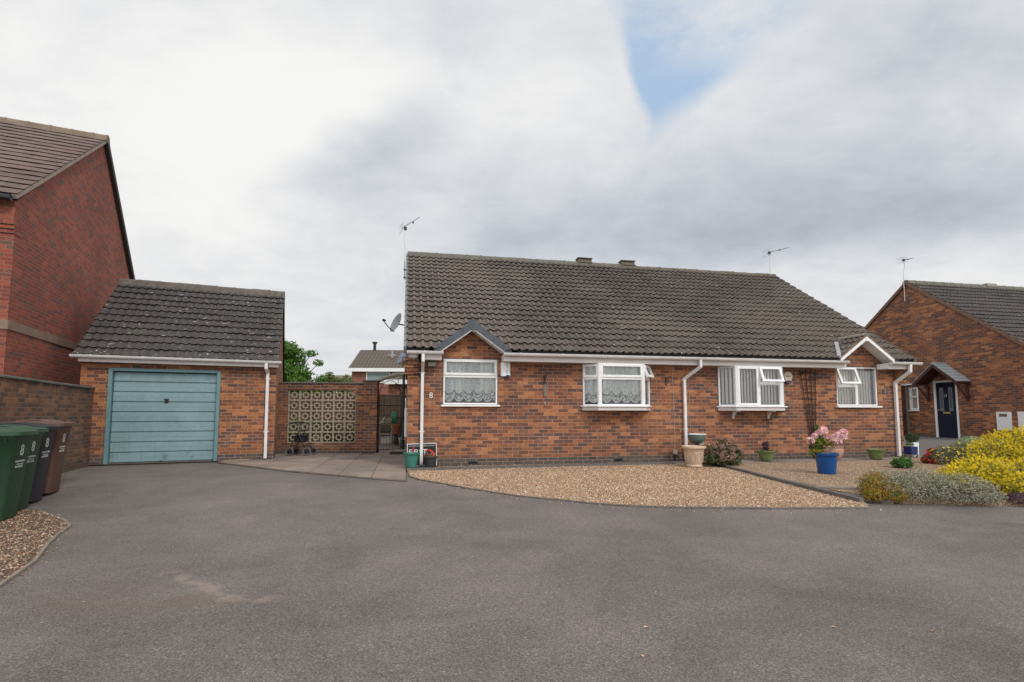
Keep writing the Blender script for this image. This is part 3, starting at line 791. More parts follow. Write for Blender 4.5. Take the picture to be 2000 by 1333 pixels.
spl = wl(HF, [(.3, -2.6), (1.2, -3.6), (2.0, -4.3), (2.8, -4.9), (4.6, -5.4), (6.4, -5.5), (6.4, -5.1), (4.6, -5.0), (2.7, -4.45), (1.3, -3.2), (.6, -2.2)])
pebbles('gravel_stones', spl, 160, -.03, M_peb, 8, .08, .006, .012)
pebbles('gravel_stones', sliver, 900, -.002, M_peb, 4, .02)

# paving slabs, edging strip, path
def slabs(name, F, cells, off, th=.03, gap=.012, mt=None):
    m = MB()
    for q in cells:
        c = [sum(p[0] for p in q) / 4, sum(p[1] for p in q) / 4]
        pts = []
        for p in q:
            dx_, dy_ = p[0] - c[0], p[1] - c[1]; L = math.hypot(dx_, dy_); k = (L - gap * .7) / L
            pts.append((c[0] + dx_ * k, c[1] + dy_ * k))
        w3 = [F.W(x, y) for x, y in pts]; jz = random.uniform(-.002, .002)
        vs = [(p.x, p.y, gz(p.x, p.y) + off + jz) for p in w3] + [(p.x, p.y, gz(p.x, p.y) + off - th) for p in w3]
        m.add(vs, [(0, 1, 2, 3), (0, 4, 5, 1), (1, 5, 6, 2), (2, 6, 7, 3), (3, 7, 4, 0)])
    return tag(m.build(name, mt or M_slab), kind='structure')
cells = []
front_pts = [(-4.22, 1.95), (-3.18, .80), (-2.27, -.22), (-1.5, -.88), (-.83, -1.40), (.0, -1.98)]
def front_y(x):
    for (a, b) in zip(front_pts[:-1], front_pts[1:]):
        if a[0] <= x <= b[0]: return a[1] + (b[1] - a[1]) * (x - a[0]) / (b[0] - a[0])
    return front_pts[0][1] if x < front_pts[0][0] else front_pts[-1][1]
xs_ = [-4.2, -3.6, -3.0, -2.4, -1.8, -1.2, -.6, -.01]
for a, b in zip(xs_[:-1], xs_[1:]):
    ya, yb = front_y(a), front_y(b); top = 5.4; y = max(ya, yb)
    yk = math.ceil(y / .9) * .9
    cells.append([(a, ya), (b, yb), (b, yk), (a, yk)])
    while yk < top: cells.append([(a, yk), (b, yk), (b, yk + .9), (a, yk + .9)]); yk += .9
slabs('paving', HF, cells, .004)
sheet('paving_base', [tuple(HF.W(x, y))[:2] for x, y in front_pts] + wl(HF, [(0, 16), (-4.2, 16)]), -.018, M_kerb, res=.5)
pc = []
k = 6.62
while k < 14.0:
    pc.append([(k, -.97 + max(0, k - 9) * .055), (k + .6, -.97 + max(0, k - 8.4) * .055), (k + .6, -.33), (k, -.33)]); k += .6
slabs('path', HF, pc, .036)
def strip(name, pts, wd, h, mt, F=HF, off=-.03):
    m = MB()
    P = [F.W(x, y) for x, y in pts]
    for a, b in zip(P[:-1], P[1:]):
        dv = (b - a); L = dv.length; n = max(1, int(L / .92)); dv.normalize(); s = Vector((-dv.y, dv.x, 0))
        for i in range(n):
            p = a + dv * (L * i / n + .004); q = a + dv * (L * (i + 1) / n - .004); j = random.uniform(-.003, .003)
            vs = []
            for (r_, sg) in ((p, -1), (q, -1), (q, 1), (p, 1)): c = r_ + s * sg * wd / 2; vs.append((c.x, c.y, gz(c.x, c.y) + off))
            vs += [(x, y, z - off + h + j + off) for x, y, z in vs]
            m.add(vs, [(0, 1, 5, 4), (1, 2, 6, 5), (2, 3, 7, 6), (3, 0, 4, 7), (4, 5, 6, 7)])
    return tag(m.build(name, mt, bevel=.006), kind='structure')
strip('kerb', [(.0, -.52), (6.25, -.31)], .28, .052, M_kerb)
strip('kerb', [(6.50, -1.25), (6.36, -2.3), (6.22, -3.4), (6.13, -4.2), (6.05, -5.0)], .075, .075, M_kerb)
strip('kerb', [(6.18, -4.02), (6.75, -4.28), (7.4, -4.5)], .10, .085, M_kerb2)
strip('kerb', [(6.12, -4.45), (6.38, -4.95), (6.5, -5.05)], .10, .07, M_kerb2)
strip('kerb', [(7.0, -1.02), (9, -1.02), (12.3, -.82)], .03, .045, M_kerb)
# thin timber edge to gravel
strip('kerb', [(x, y) for x, y in [((Vector((p[0], p[1], 0)) - HF.o).dot(HF.x), (Vector((p[0], p[1], 0)) - HF.o).dot(HF.n) - .015) for p in bedA]], .022, .026, M_kerb, off=-.031)
strip('kerb', [((Vector((p[0], p[1], 0)) - HF.o).dot(HF.x), (Vector((p[0], p[1], 0)) - HF.o).dot(HF.n)) for p in bedL[2:11]], .03, .026, M_kerb2, off=-.031)
sheet('side_path', wl(HF, [(12.3, -.3), (14.2, -.55), (17.5, -1.0), (20.5, 1.0), (20.5, 16), (12.3, 16)]), .004, M_kerb, res=.6)
sheet('planting_soil', wl(HF, [(6.9, -4.4), (9, -4.0), (10.6, -3.0), (14, -2.2), (17, -4), (14, -6.1), (8.6, -5.58), (7.4, -5.28), (6.9, -5.08)]), .034, M_soil, res=.5)

# ================================================================== MAIN BUNGALOW
H = thing('bungalow', 'long low orange brick semi-detached bungalow pair with dark tiled roof and two white bay windows', 'bungalow', HF.o, HF.a)
W1 = (.735, 1.909, 1.285, 2.272); W4 = (10.478, 11.692, 1.285, 2.273)
B1 = (3.84, 5.44, 1.25, 2.22); B2 = (7.20, 8.97, 1.25, 2.22)
HL, HD = 12.40, 9.2
G1x, G4x, GS = 1.335, 11.11, .72
m = MB()
wall_holes(m, 0, HL, 0, 2.22, [W1[:3] + (2.22,), W4[:3] + (2.22,), B1, B2])
for cx, ww in ((G1x, W1), (G4x, W4)):      # brick gablets above the windows
    a, b = cx - .80, cx + .80
    top = 2.272
    m.add([(a, 0, 2.22), (ww[0], 0, 2.22), (ww[0], 0, top), (a, 0, top + .02)], [(0, 1, 2, 3)])
    m.add([(ww[1], 0, 2.22), (b, 0, 2.22), (b, 0, top + .02), (ww[1], 0, top)], [(0, 1, 2, 3)])
    m.add([(a, 0, top + .02), (ww[0], 0, top), (ww[1], 0, top), (b, 0, top + .02), (b - .02, 0, 2.42), (cx, 0, 2.42 + (b - .02 - cx) * GS), (a + .02, 0, 2.42)], [(0, 1, 2, 3, 4, 5, 6)])
    m.add([(ww[0], 0, 2.22), (ww[0], .11, 2.22), (ww[0], .11, top), (ww[0], 0, top)], [(0, 1, 2, 3)])
    m.add([(ww[1], 0, 2.22), (ww[1], .11, 2.22), (ww[1], .11, top), (ww[1], 0, top)], [(3, 2, 1, 0)])
    m.add([(ww[0], 0, top), (ww[1], 0, top), (ww[1], .11, top), (ww[0], .11, top)], [(3, 2, 1, 0)])
for x in (0, HL):
    m.add([(x, 0, 0), (x, HD, 0), (x, HD, 2.25), (x, HD / 2, 5.72), (x, 0, 2.50), (x, 0, 2.22)], [(0, 1, 2, 3, 4, 5)])
m.add([(0, HD, 0), (HL, HD, 0), (HL, HD, 2.3), (0, HD, 2.3)], [(0, 1, 2, 3)])
m.build('wall', M_brick, H, fixn=False)
# inner leaf so that the reveals do not look into an open shell
m = MB()
wall_holes(m, .12, HL - .12, 0.02, 2.2, [(W1[0] - .02, W1[1] + .02, W1[2] - .03, 2.19), (W4[0] - .02, W4[1] + .02, W4[2] - .03, 2.19), (B1[0] - .02, B1[1] + .02, B1[2] - .02, 2.19), (B2[0] - .02, B2[1] + .02, B2[2] - .02, 2.19)], y=.14, depth=.001)
m.box(.12, HL - .12, 3.4, 3.45, .02, 2.2); m.box(.12, HL - .12, .142, 3.4, 2.2, 2.215); m.box(.12, HL - .12, .142, 3.4, .01, .03)
m.box(6.2, 6.3, .142, 3.4, .03, 2.2); m.box(2.8, 2.9, .142, 3.4, .03, 2.2)
m.build('interior', mat('plaster_interior', (.22, .20, .17), .9), H)

EZ, EY, K = 2.40, -.38, .697
def zm(y): return EZ + (y - EY) * K
zap = {G1x: 2.935, G4x: 3.0}
def clip_main(p, x):
    for cx, za in zap.items():
        if abs(p.x - cx) < 1.0 and za - GS * abs(p.x - cx) > zm(p.y) + .015: return True
    return False
ang = math.atan(K); Sd = (0, math.cos(ang), math.sin(ang))
r_ = MB()
ncr = 20; slen = (4.6 - EY) / math.cos(ang); gg = slen / ncr
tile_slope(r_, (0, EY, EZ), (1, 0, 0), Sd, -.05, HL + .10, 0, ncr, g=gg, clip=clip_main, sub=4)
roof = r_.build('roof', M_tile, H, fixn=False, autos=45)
m = MB()       # rear slope and underside
m.add([(-.05, 4.6, 5.86), (HL + .1, 4.6, 5.86), (HL + .1, 9.58, 2.40), (-.05, 9.58, 2.40)], [(0, 1, 2, 3)])
m.build('rear_slope', M_tile, roof)
m = MB(); rz_ = 4.6
m.prismx([(EY + .9, zm(EY + .9) - .05), (4.6, 5.80), (4.6, 5.76), (EY + .9, zm(EY + .9) - .09)], -.04, HL + .09)
for xa, xb in ((-.04, .42), (2.28, 10.2), (12.05, HL + .09)):
    m.prismx([(EY + .03, zm(EY + .03) + .004), (EY + .899, zm(EY + .899) - .02), (EY + .899, zm(EY + .899) - .06), (EY + .03, zm(EY + .03) - .04)], xa, xb)
m.build('roof_underlay', M_dark_int, roof)
# verges: grey clip-on units at the left end, mortared tile edge at the right
m = MB()
for i in range(ncr):
    a = i * gg; p0 = Vector((0, EY, EZ)) + Vector(Sd) * (a - .02); p1 = Vector((0, EY, EZ)) + Vector(Sd) * (a + gg - .015)
    N = Vector((0, -math.sin(ang), math.cos(ang)))
    for xa, xb in ((-.095, -.035),):
        lo = -.09; hi = .062
        vs = [(xa, *(p0 + N * lo).yz), (xb, *(p0 + N * lo).yz), (xb, *(p0 + N * (hi + .01)).yz), (xa, *(p0 + N * hi).yz), (xa, *(p1 + N * lo).yz), (xb, *(p1 + N * lo).yz), (xb, *(p1 + N * (hi - .015)).yz), (xa, *(p1 + N * (hi - .02)).yz)]
        m.add(vs, [(0, 1, 2, 3), (7, 6, 5, 4), (0, 4, 5, 1), (1, 5, 6, 2), (2, 6, 7, 3), (3, 7, 4, 0)])
m.build('verge', M_capg, roof)
m = MB()
N = Vector((0, -math.sin(ang), math.cos(ang)))
pa = Vector((0, EY, EZ)); pb = pa + Vector(Sd) * slen
m.prismx([tuple((pa + N * .025).yz), tuple((pb + N * .025).yz), tuple((pb - N * .06).yz), tuple((pa - N * .06).yz)], HL + .03, HL + .085)
m.build('verge', M_mortar, roof)
rr = ridge(H, -.06, 7.3, 4.6, 5.90, r=.11, name='ridge_tile_row', mt=M_ridge)
rr2 = ridge(H, 7.3, HL + .10, 4.6, 5.885, r=.10, name='ridge_tile_row', mt=mat('ridge_mossy', rough=.95, fn=dirty((.15, .125, .095), .35, 9, (.30, .24, .12), .5)), jitter=.008)
for x in (5.30, 6.78):
    m = MB(); m.prismx([(4.46, 5.92), (4.50, 6.06), (4.70, 6.06), (4.74, 5.92)], x, x + .46); m.box(x - .02, x + .48, 4.45, 4.75, 6.055, 6.085)
    m.build('ridge_vent', mat('vent_terracotta', rough=.9, fn=dirty((.14, .115, .085), .3, 8, (.28, .22, .10), .5)), roof, bevel=.01)

# eaves: soffit, fascia, gutters
def eaves(x0, x1, gx0, gx1, left_ret=False, right_ret=False):
    m = MB(); m.box(x0, x1, -.30, -.282, 2.205, 2.345)
    m.build('fascia', M_fascia, H, bevel=.003)
    m = MB(); m.box(x0 + .004, x1 - .004, -.281, -.004, 2.212, 2.222)
    if left_ret: m.box(x0, x0 + .014, -.281, -.002, 2.223, 2.345)
    if right_ret: m.box(x1 - .014, x1, -.281, -.002, 2.223, 2.345)
    m.build('soffit', M_upvc, H)
    gutter(H, gx0, gx1, -.372, 2.362)
eaves(.26, .68, -.02, .70, right_ret=True)
eaves(1.99, 10.50, 1.985, 10.47, left_ret=True)
eaves(11.70, 12.28, 11.74, 12.62, left_ret=True)
# gablets
for cx, za, capped in ((G1x, 2.935, True), (G4x, 3.0, False)):
    inner = za - .085
    foot = (inner - 2.345) / GS
    m = MB()
    for sg in (-1, 1):
        th = .115
        pts = [(cx, inner), (cx + sg * (foot + .0), 2.345), (cx + sg * (foot + .0), 2.345 + th - .01), (cx, inner + th)]
        m.prism(pts, -.335, -.312)
    bo = m.build('bargeboard', M_upvc, H, bevel=.002)
    m = MB()
    m.prism([(cx - .022, inner - .03), (cx + .022, inner - .03), (cx + .03, inner + .05), (cx - .03, inner + .05)], -.342, -.30)
    m.build('bargeboard_joint', M_upvc, bo)
    m = MB()        # sloping soffit boards under the gablet
    for sg in (-1, 1):
        m.prism([(cx, inner + .018), (cx + sg * foot, 2.363), (cx + sg * foot, 2.375), (cx, inner + .03)], -.311, -.004)
    m.build('soffit', M_upvc, bo)
    # tiled slopes running back into the main roof
    ga = math.atan(GS)
    hw = .86 if capped else .93
    base = za - GS * hw
    def clipg(p, x, cx=cx): return zm(p.y) > p.z + .0
    m = MB()
    ns = 4; gs = hw / math.cos(ga) / ns
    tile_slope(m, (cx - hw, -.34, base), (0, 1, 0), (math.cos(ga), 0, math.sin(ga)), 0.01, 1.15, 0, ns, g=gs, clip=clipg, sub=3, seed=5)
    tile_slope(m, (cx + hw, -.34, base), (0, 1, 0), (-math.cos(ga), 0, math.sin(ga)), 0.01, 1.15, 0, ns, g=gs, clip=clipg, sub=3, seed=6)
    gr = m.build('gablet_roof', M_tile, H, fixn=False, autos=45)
    # small ridge
    yb = EY + (za - EZ) / K
    m = MB(); n = 8
    prf = [(cx + .085 * math.cos(math.pi * k / n), za + .02 + .07 * math.sin(math.pi * k / n)) for k in range(n + 1)]
    m.prism(prf, -.32 if not capped else -.30, yb + .05)
    m.build('ridge_tile_row', M_mortar if not capped else M_cap, gr, autos=40)
    if capped:      # slate-blue clip-on verge units forming a chevron
        m = MB()
        seg = [0, .21, .42, .63, .80]
        for sg in (-1, 1):
            for i, (a, b) in enumerate(zip(seg[:-1], seg[1:])):
                top0 = za + .095 - GS * a; top1 = za + .095 - GS * b; lift = .012
                pts = [(cx + sg * a, top0 - .15), (cx + sg * (b + .012), top1 - .15), (cx + sg * (b + .012), top1 + lift), (cx + sg * a, top0 + .002)]
                m.prism(pts, -.365, -.335)
                pts = [(cx + sg * a, top0 - .02), (cx + sg * (b + .012), top1 - .02 + lift), (cx + sg * (b + .012), top1 + lift + .006), (cx + sg * a, top0 + .007)]
                m.prism(pts, -.336, -.22)
        m.tube([(cx, -.372, za + .02), (cx, -.20, za + .02)], .115, 16)
        m.build('verge_cap', M_cap, gr)
    else:
        m = MB()
        for sg in (-1, 1):
            m.prism([(cx, za + .01), (cx + sg * .93, za + .01 - GS * .93), (cx + sg * .93, za + .045 - GS * .93), (cx, za + .045)], -.345, -.25)
        m.build('verge', mat('verge_brownish', rough=.9, fn=dirty((.22, .15, .11), .3, 8)), gr)
        m = MB()    # lead valley
        xl = cx - .83
        P0 = Vector((xl - .06, EY - .02, EZ + .10)); P1 = Vector((xl + .48, EY + .62, EZ + .10 + .62 * K))
        sidev = Vector((1, -.2, 0)).normalized() * .05
        m.add([P0 - sidev, P0 + sidev, P1 + sidev, P1 - sidev, P0 - sidev - Vector((0, 0, .06)), P0 + sidev - Vector((0, 0, .06)), P1 + sidev - Vector((0, 0, .06)), P1 - sidev - Vector((0, 0, .06))],
              [(0, 1, 2, 3), (4, 7, 6, 5), (0, 4, 5, 1), (1, 5, 6, 2), (2, 6, 7, 3), (3, 7, 4, 0)])
        m.build('lead_valley', M_lead, gr)

# stepped brick corbels under each end of the eaves
for x0, x1 in ((-.07, .215), (HL - .2, HL + .07)):
    m = MB()
    for i in range(6):
        m.box(x0 + (.07 if x0 < 0 else 0) * (0 if i else 1), x1, -.05 - i * .048, -.003, 1.84 + i * .0675 + .004, 1.84 + (i + 1) * .0675)
    m.build('corbel', M_brick, H, bevel=.006)
# windows
def cells1(w): return [(0, w, 1.90, 2.265, 'sash'), (0, w, 1.29, 1.90, 'fixed')]
window(H, W1[0] + .004, .03, 0, W1[1] - W1[0] - .008, 1.29, 2.265, [(0, 1.166, 1.90, 2.265, 'sash'), (0, 1.166, 1.29, 1.90, 'fixed')], 'lace', 1)
m = MB(); m.box(W1[0] - .04, W1[1] + .04, -.075, .02, 1.245, 1.283); m.build('window_sill', M_upvc, H, bevel=.006)
window(H, W4[0] + .004, .03, 0, W4[1] - W4[0] - .008, 1.29, 2.265, [(0, .60, 1.79, 2.265, 'open'), (0, .60, 1.29, 1.79, 'fixed'), (.60, 1.206, 1.29, 2.265, 'fixed')], 'sheer', 2)
m = MB(); m.box(W4[0] - .04, W4[1] + .04, -.075, .02, 1.245, 1.283); m.build('window_sill', M_upvc, H, bevel=.006)
def bay(x0, x1, kinds, left, right, frontc, curt, seed):
    a = .29; p = .285; F0 = (x0, -.01); F1 = (x0 + a, -p - .01); F2 = (x1 - a, -p - .01); F3 = (x1, -.01)
    z0, z1 = 1.27, 2.204
    def facet(A, B, cells, cu, sd):
        w_ = math.hypot(B[0] - A[0], B[1] - A[1]); an = math.atan2(B[1] - A[1], B[0] - A[0])
        return window(H, A[0], A[1], an, w_, z0, z1, [(c[0] * w_, c[1] * w_, c[2], c[3], c[4]) for c in cells], cu, sd)
    facet(F0, F1, left, curt, seed); f = facet(F1, F2, frontc, curt, seed + 1); facet(F2, F3, right, curt, seed + 2)
    for (cx_, cy_) in (F1, F2): MB().lathe([(.052, z0), (.052, z1)], (cx_, cy_ + .02, 0), 8).build('corner_post', M_upvc, f, autos=30)
    e = .05
    m = MB()
    m.prismz([(x0 - .06, -.004), (F1[0] - .10, -p - .085), (F2[0] + .10, -p - .085), (x1 + .06, -.004)], 1.245, 1.27)
    s_ = m.build('window_sill', M_upvc, H, bevel=.004)
    m = MB(); m.prismz([(x0 - .02, -.004), (F1[0] - .055, -p - .05), (F2[0] + .055, -p - .05), (x1 + .02, -.004)], 1.165, 1.244)
    m.build('bay_base', M_fascia, H, bevel=.003)
    m = MB(); m.prismz([(x0 + .03, .1), (x0 + .03, -.01), (F1[0], -p + .06), (F2[0], -p + .06), (x1 - .03, -.01), (x1 - .03, .1)], 1.271, 1.284)
    m.build('inner_sill', M_upvc, H)
bay(3.84, 5.44, None, [(0, 1, 1.88, z, 'sash') if k else (0, 1, 1.27, 1.88, 'fixed') for k, z in ((1, 2.204), (0, 0))],
    [(0, 1, 1.88, 2.204, 'open'), (0, 1, 1.27, 1.88, 'fixed')], [(0, 1, 1.88, 2.204, 'sash'), (0, 1, 1.27, 1.88, 'fixed')], 'lace', 11)
bay(7.20, 8.95, None, [(0, 1, 1.27, 2.204, 'fixed')], [(0, 1, 1.27, 2.204, 'fixed')],
    [(0, .49, 1.27, 2.204, 'sash'), (.49, 1, 1.80, 2.204, 'open'), (.49, 1, 1.27, 1.80, 'fixed')], 'blind', 15)
for x in (7.56, 8.50):     # scrolled brackets under the second bay
    m = MB(); m.box(x - .02, x + .02, -.03, -.003, .98, 1.16); m.box(x - .018, x + .018, -.27, -.03, 1.14, 1.163)
    pts = [(x, -.03 - .2 * (1 - math.cos(t)), 1.0 + .15 * math.sin(t)) for t in [k * math.pi / 16 for k in range(9)]]
    m.tube(pts, .018, 6); m.tube([(x, -.06 + .035 * math.cos(t), 1.085 + .035 * math.sin(t)) for t in [k * math.pi / 5 for k in range(10)]], .008, 5, closed=True)
    m.build('bracket', M_gutter, H)
# downpipes
pipe(H, [(.30, -.375, 2.31), (.30, -.375, 2.17), (.30, -.055, 1.98), (.30, -.045, .06)], clips=[(.30, -.045, 1.95), (.30, -.045, .72)], w_=.031)
pipe(H, [(6.53, -.375, 2.31), (6.53, -.372, 2.16), (6.30, -.05, 1.90), (6.30, -.045, .06)], clips=[(6.30, -.045, 1.87), (6.30, -.045, .74)], w_=.031)
pipe(H, [(12.30, -.375, 2.31), (12.29, -.370, 2.14), (12.18, -.05, 1.88), (12.18, -.045, .04)], clips=[(12.18, -.045, 1.80), (12.18, -.045, .72)], w_=.034)
for x, z in ((1.38, .028), (4.66, .03), (9.9, .03)):
    m = MB(); m.box(x - .10, x + .10, -.004, .02, z + .006, z + .056)
    for k in range(5): m.box(x - .095, x + .095, -.010, -.004, z + .008 + k * .011, z + .012 + k * .011)
    m.build('air_brick', M_black, H)

# ---- things fixed to the bungalow
def fixed(name, label, cat, x, y, z, F=HF, rz=None, group=None):
    p = F.W(x, y, z); return thing(name, label, cat, p, F.a if rz is None else rz, group)
t = fixed('alarm_box', 'tall white alarm box lettered PRIDE beside the first window', 'alarm box', 2.075, 0, 1.90)
m = MB(); m.prismz([(-.105, -.003), (-.105, -.035), (-.06, -.07), (.06, -.075), (.105, -.045), (.105, -.003)], 0, .305); m.build('case', M_upvc, t, bevel=.01)
m = MB(); m.prismz([(-.055, -.06), (.045, -.082), (.085, -.066), (.085, -.02), (-.055, -.02)], -.012, .03); m.build('strobe', mat('blue_lens', (.03, .03, .12), .3), t, bevel=.004)
m = MB()
for i, c in enumerate('PRIDE'): text_mb(c, .055, Matrix.Translation((.028, -.076, .255 - i * .048)) @ TXT, m)
m.build('lettering', mat('navy_letter', (.02, .018, .07), .5), t, fixn=False)
t = fixed('alarm_box', 'cream rounded alarm box with dark blue base beside the second bay window', 'alarm box', 9.06, 0, 1.80)
m = MB(); pr = []
for k in range(17):
    a_ = math.pi * (k / 16) * 1.1 - .05 * math.pi
    pr.append((.118 * math.cos(a_), .20 + .115 * math.sin(a_)))
pr += [(-.07, .06), (.07, .06)]
m.prism(pr, -.07, -.003); m.build('case', mat('cream_plastic', (.50, .43, .33), .4), t, bevel=.012)
m = MB(); m.prism([(-.072, .075), (-.055, .092), (0, .105), (.055, .092), (.072, .075), (.06, .03), (0, .012), (-.06, .03)], -.078, -.01); m.build('strobe', mat('navy_lens', (.012, .02, .06), .25), t, bevel=.006)
m = MB()
for i in range(5): m.box(-.06 + i * .025, -.06 + i * .025 + .016, -.0725, -.069, .185 if i not in (0, 4) else .180, .212)
m.build('lettering', M_black, t)
t = fixed('bulkhead_light', 'oval white glass bulkhead light under the left end of the gutter', 'wall light', .09, -.31, 2.28)
m = MB(); n = 20
M_oval = mat('frosted_glass', (.38, .35, .31), .4)
m.lathe([(.001, -.05), (.06, -.045), (.10, -.025), (.115, 0)], (0, 0, 0), 24, M=Matrix.Scale(1, 4) @ Matrix.Rotation(R(90), 4, 'X') @ Matrix.Scale(.62, 4, (0, 1, 0)), cap=False)
m.lathe([(.001, .05), (.06, .045), (.10, .025), (.115, 0)], (0, 0, 0), 24, M=Matrix.Rotation(R(90), 4, 'X') @ Matrix.Scale(.62, 4, (0, 1, 0)), cap=False)
m.build('lens', M_oval, t, smooth=True)
m = MB(); m.tube([(0, .0, 0), (0, .08, 0)], .05, 12); m.build('base', M_black, t)
t = fixed('floodlight', 'small square floodlight on the brickwork left of the first window', 'floodlight', .50, 0, 2.08)
m = MB(); m.prism([(-.09, 0), (.075, 0), (.095, .10), (-.10, .10)], -.10, -.04); m.build('housing', mat('floodlight_grey', (.14, .125, .11), .5), t, bevel=.006)
m = MB(); m.prism([(-.075, .012), (.062, .012), (.08, .09), (-.085, .09)], -.104, -.099); m.build('glass', M_grey_pl, t)
m = MB(); m.box(-.02, .02, -.04, -.002, .02, .06); m.build('mount', M_black, t)
m = text_mb('8', .165, TXT, extrude=.006)
o = m.build('house_number', mat('number_white', (.78, .76, .70), .5), None, fixn=False); p = HF.W(.485, -.012, 1.475); o.location = p; o.rotation_euler = (0, 0, HF.a)
tag(o, 'white figure 8 fixed to the brick wall beside the left downpipe', 'house number')
def number_plate(F, x, y, z, label, txt, rz, s=1):
    t = thing('number_plate', label, 'number plate', F.W(x, y, z), rz)
    m = MB(); m.box(-.075 * s, .075 * s, -.016, -.002, -.055 * s, .055 * s); m.build('plate', mat('slate_plate', rough=.6, fn=dirty((.075, .075, .085), .2, 12)), t, bevel=.005)
    text_mb(txt, .075 * s, Matrix.Translation((0, -.018, 0)) @ TXT, extrude=.001).build('numeral', mat('numeral_white', (.5, .5, .5), .5), t, fixn=False)
number_plate(HF, 11.90, 0, 1.645, 'small grey slate number plate between the last window and right downpipe', '7', HF.a)
for x, lab in ((2.95, 'empty black hanging basket bracket between the first and bay windows'), (5.86, 'empty black hanging basket bracket right of the lace bay window')):
    t = fixed('basket_bracket', lab, 'bracket', x, 0, 1.80, group='hanging basket brackets')
    m = MB(); m.box(-.012, .012, -.012, -.002, -.06, .14)
    m.tube([(0, -.01, .12), (0, -.20, .13), (0, -.23, .155)], .007, 6); m.tube([(0, -.01, -.04), (0, -.07, .0), (0, -.13, .06), (0, -.16, .125)], .006, 6)
    m.tube([(.0, -.05 + .03 * math.cos(k * .7), .07 + .03 * math.sin(k * .7)) for k in range(9)], .005, 5)
    m.build('arm', M_metal_dark, t)
t = fixed('wall_thermometer', 'narrow weathered plaque hanging on the bricks below a basket bracket', 'plaque', 2.965, 0, 1.50)
m = MB(); m.box(-.038, .038, -.02, -.003, -.04, .24); m.build('board', mat('plaque_grey', rough=.8, fn=dirty((.20, .155, .13), .3, 20, (.34, .30, .27), .5)), t, bevel=.004)
m = MB(); m.tube([(0, -.024, .0), (0, -.024, .18)], .006, 6); m.build('tube', M_grey_pl, t)
m = MB(); m.box(-.015, .015, -.012, -.002, -.20, -.14); m.build('tag', M_grey_pl, t)
t = fixed('junction_box', 'small pale junction box with a thin cable low on the wall', 'junction box', 6.035, 0, .22)
m = MB(); m.box(-.048, .048, -.05, -.003, -.05, .05); m.build('box', mat('jbox', (.45, .42, .38), .5), t, bevel=.008)
M_cable = mat('cable_white', (.50, .38, .30), .6)
m = MB(); m.tube([(0, -.008, .05), (.005, -.008, .9), (-.01, -.008, 1.98)], .0045, 5); m.build('cable', M_cable, t)
m = MB(); m.tube([(0, -.012, -.05), (0, -.012, -.2)], .02, 6); m.build('conduit', M_black, t)
m = MB(); m.tube([(0, 0, .45), (.005, 0, 1.2), (-.015, 0, 2.2)], .004, 5); o = m.build('wall_cable', M_cable, None); o.location = HF.W(6.44, -.008, 0); o.rotation_euler = (0, 0, HF.a)
tag(o, 'thin pale cable running down the bricks right of the middle downpipe', 'cable')

# trellis and climber
t = fixed('trellis', 'fan shaped brown wooden trellis fixed to the brick wall', 'trellis', 9.66, 0, .42)
m = MB()
tops = [-.24, -.09, .06, .20]; bots = [-.01, .03, .07, .11]
for a, b in zip(tops, bots):
    P0 = Vector((b, -.03, 0)); P1 = Vector((a, -.03, 1.75)); m.tube([P0, P1], .012, 4)
for k in range(10):
    z = .22 + k * .162; f = z / 1.75; xa = bots[0] + (tops[0] - bots[0]) * f - .02; xb = bots[-1] + (tops[-1] - bots[-1]) * f + .02
    m.tube([(xa, -.050, z), (xb, -.050, z)], .011, 4)
m.build('lattice', mat('trellis_wood', rough=.9, fn=dirty((.045, .028, .022), .3, 10)), t)

# satellite dish, aerials, lantern, meter box on the left gable
t = fixed('satellite_dish', 'grey satellite dish on the left gable edge of the bungalow', 'satellite dish', -.25, 1.15, 3.18)
A = Matrix.Rotation(R(-62), 4, 'Z') @ Matrix.Rotation(R(68), 4, 'X')
m = MB(); m.lathe([(.001, 0), (.08, .008), (.16, .028), (.21, .052), (.215, .05), (.16, .02), (.08, 0), (.001, -.008)], (0, 0, 0), 28, A @ Matrix.Scale(1.15, 4, (0, 1, 0)), cap=False); m.build('dish', mat('dish_grey', (.22, .225, .235), .45), t, smooth=True)
q = A @ Vector((0, -.22, .0)); e = A @ Vector((0, -.10, .36))
m = MB(); m.tube([q, (q + e) / 2 + Vector((0, 0, -.03)), e], .011, 6); m.build('arm', M_black, t)
m = MB(); dvec = (A.to_3x3() @ Vector((0, .3, -1))).normalized(); m.tube([e, e + dvec * .07], [.028, .022], 10); m.build('receiver', M_black, t)
m = MB(); m.tube([(0, 0, -.01), (.10, .05, -.02), (.20, .10, -.02)], .016, 6); m.box(.19, .22, .02, .18, -.10, .06); m.build('mount', M_metal_dark, t)
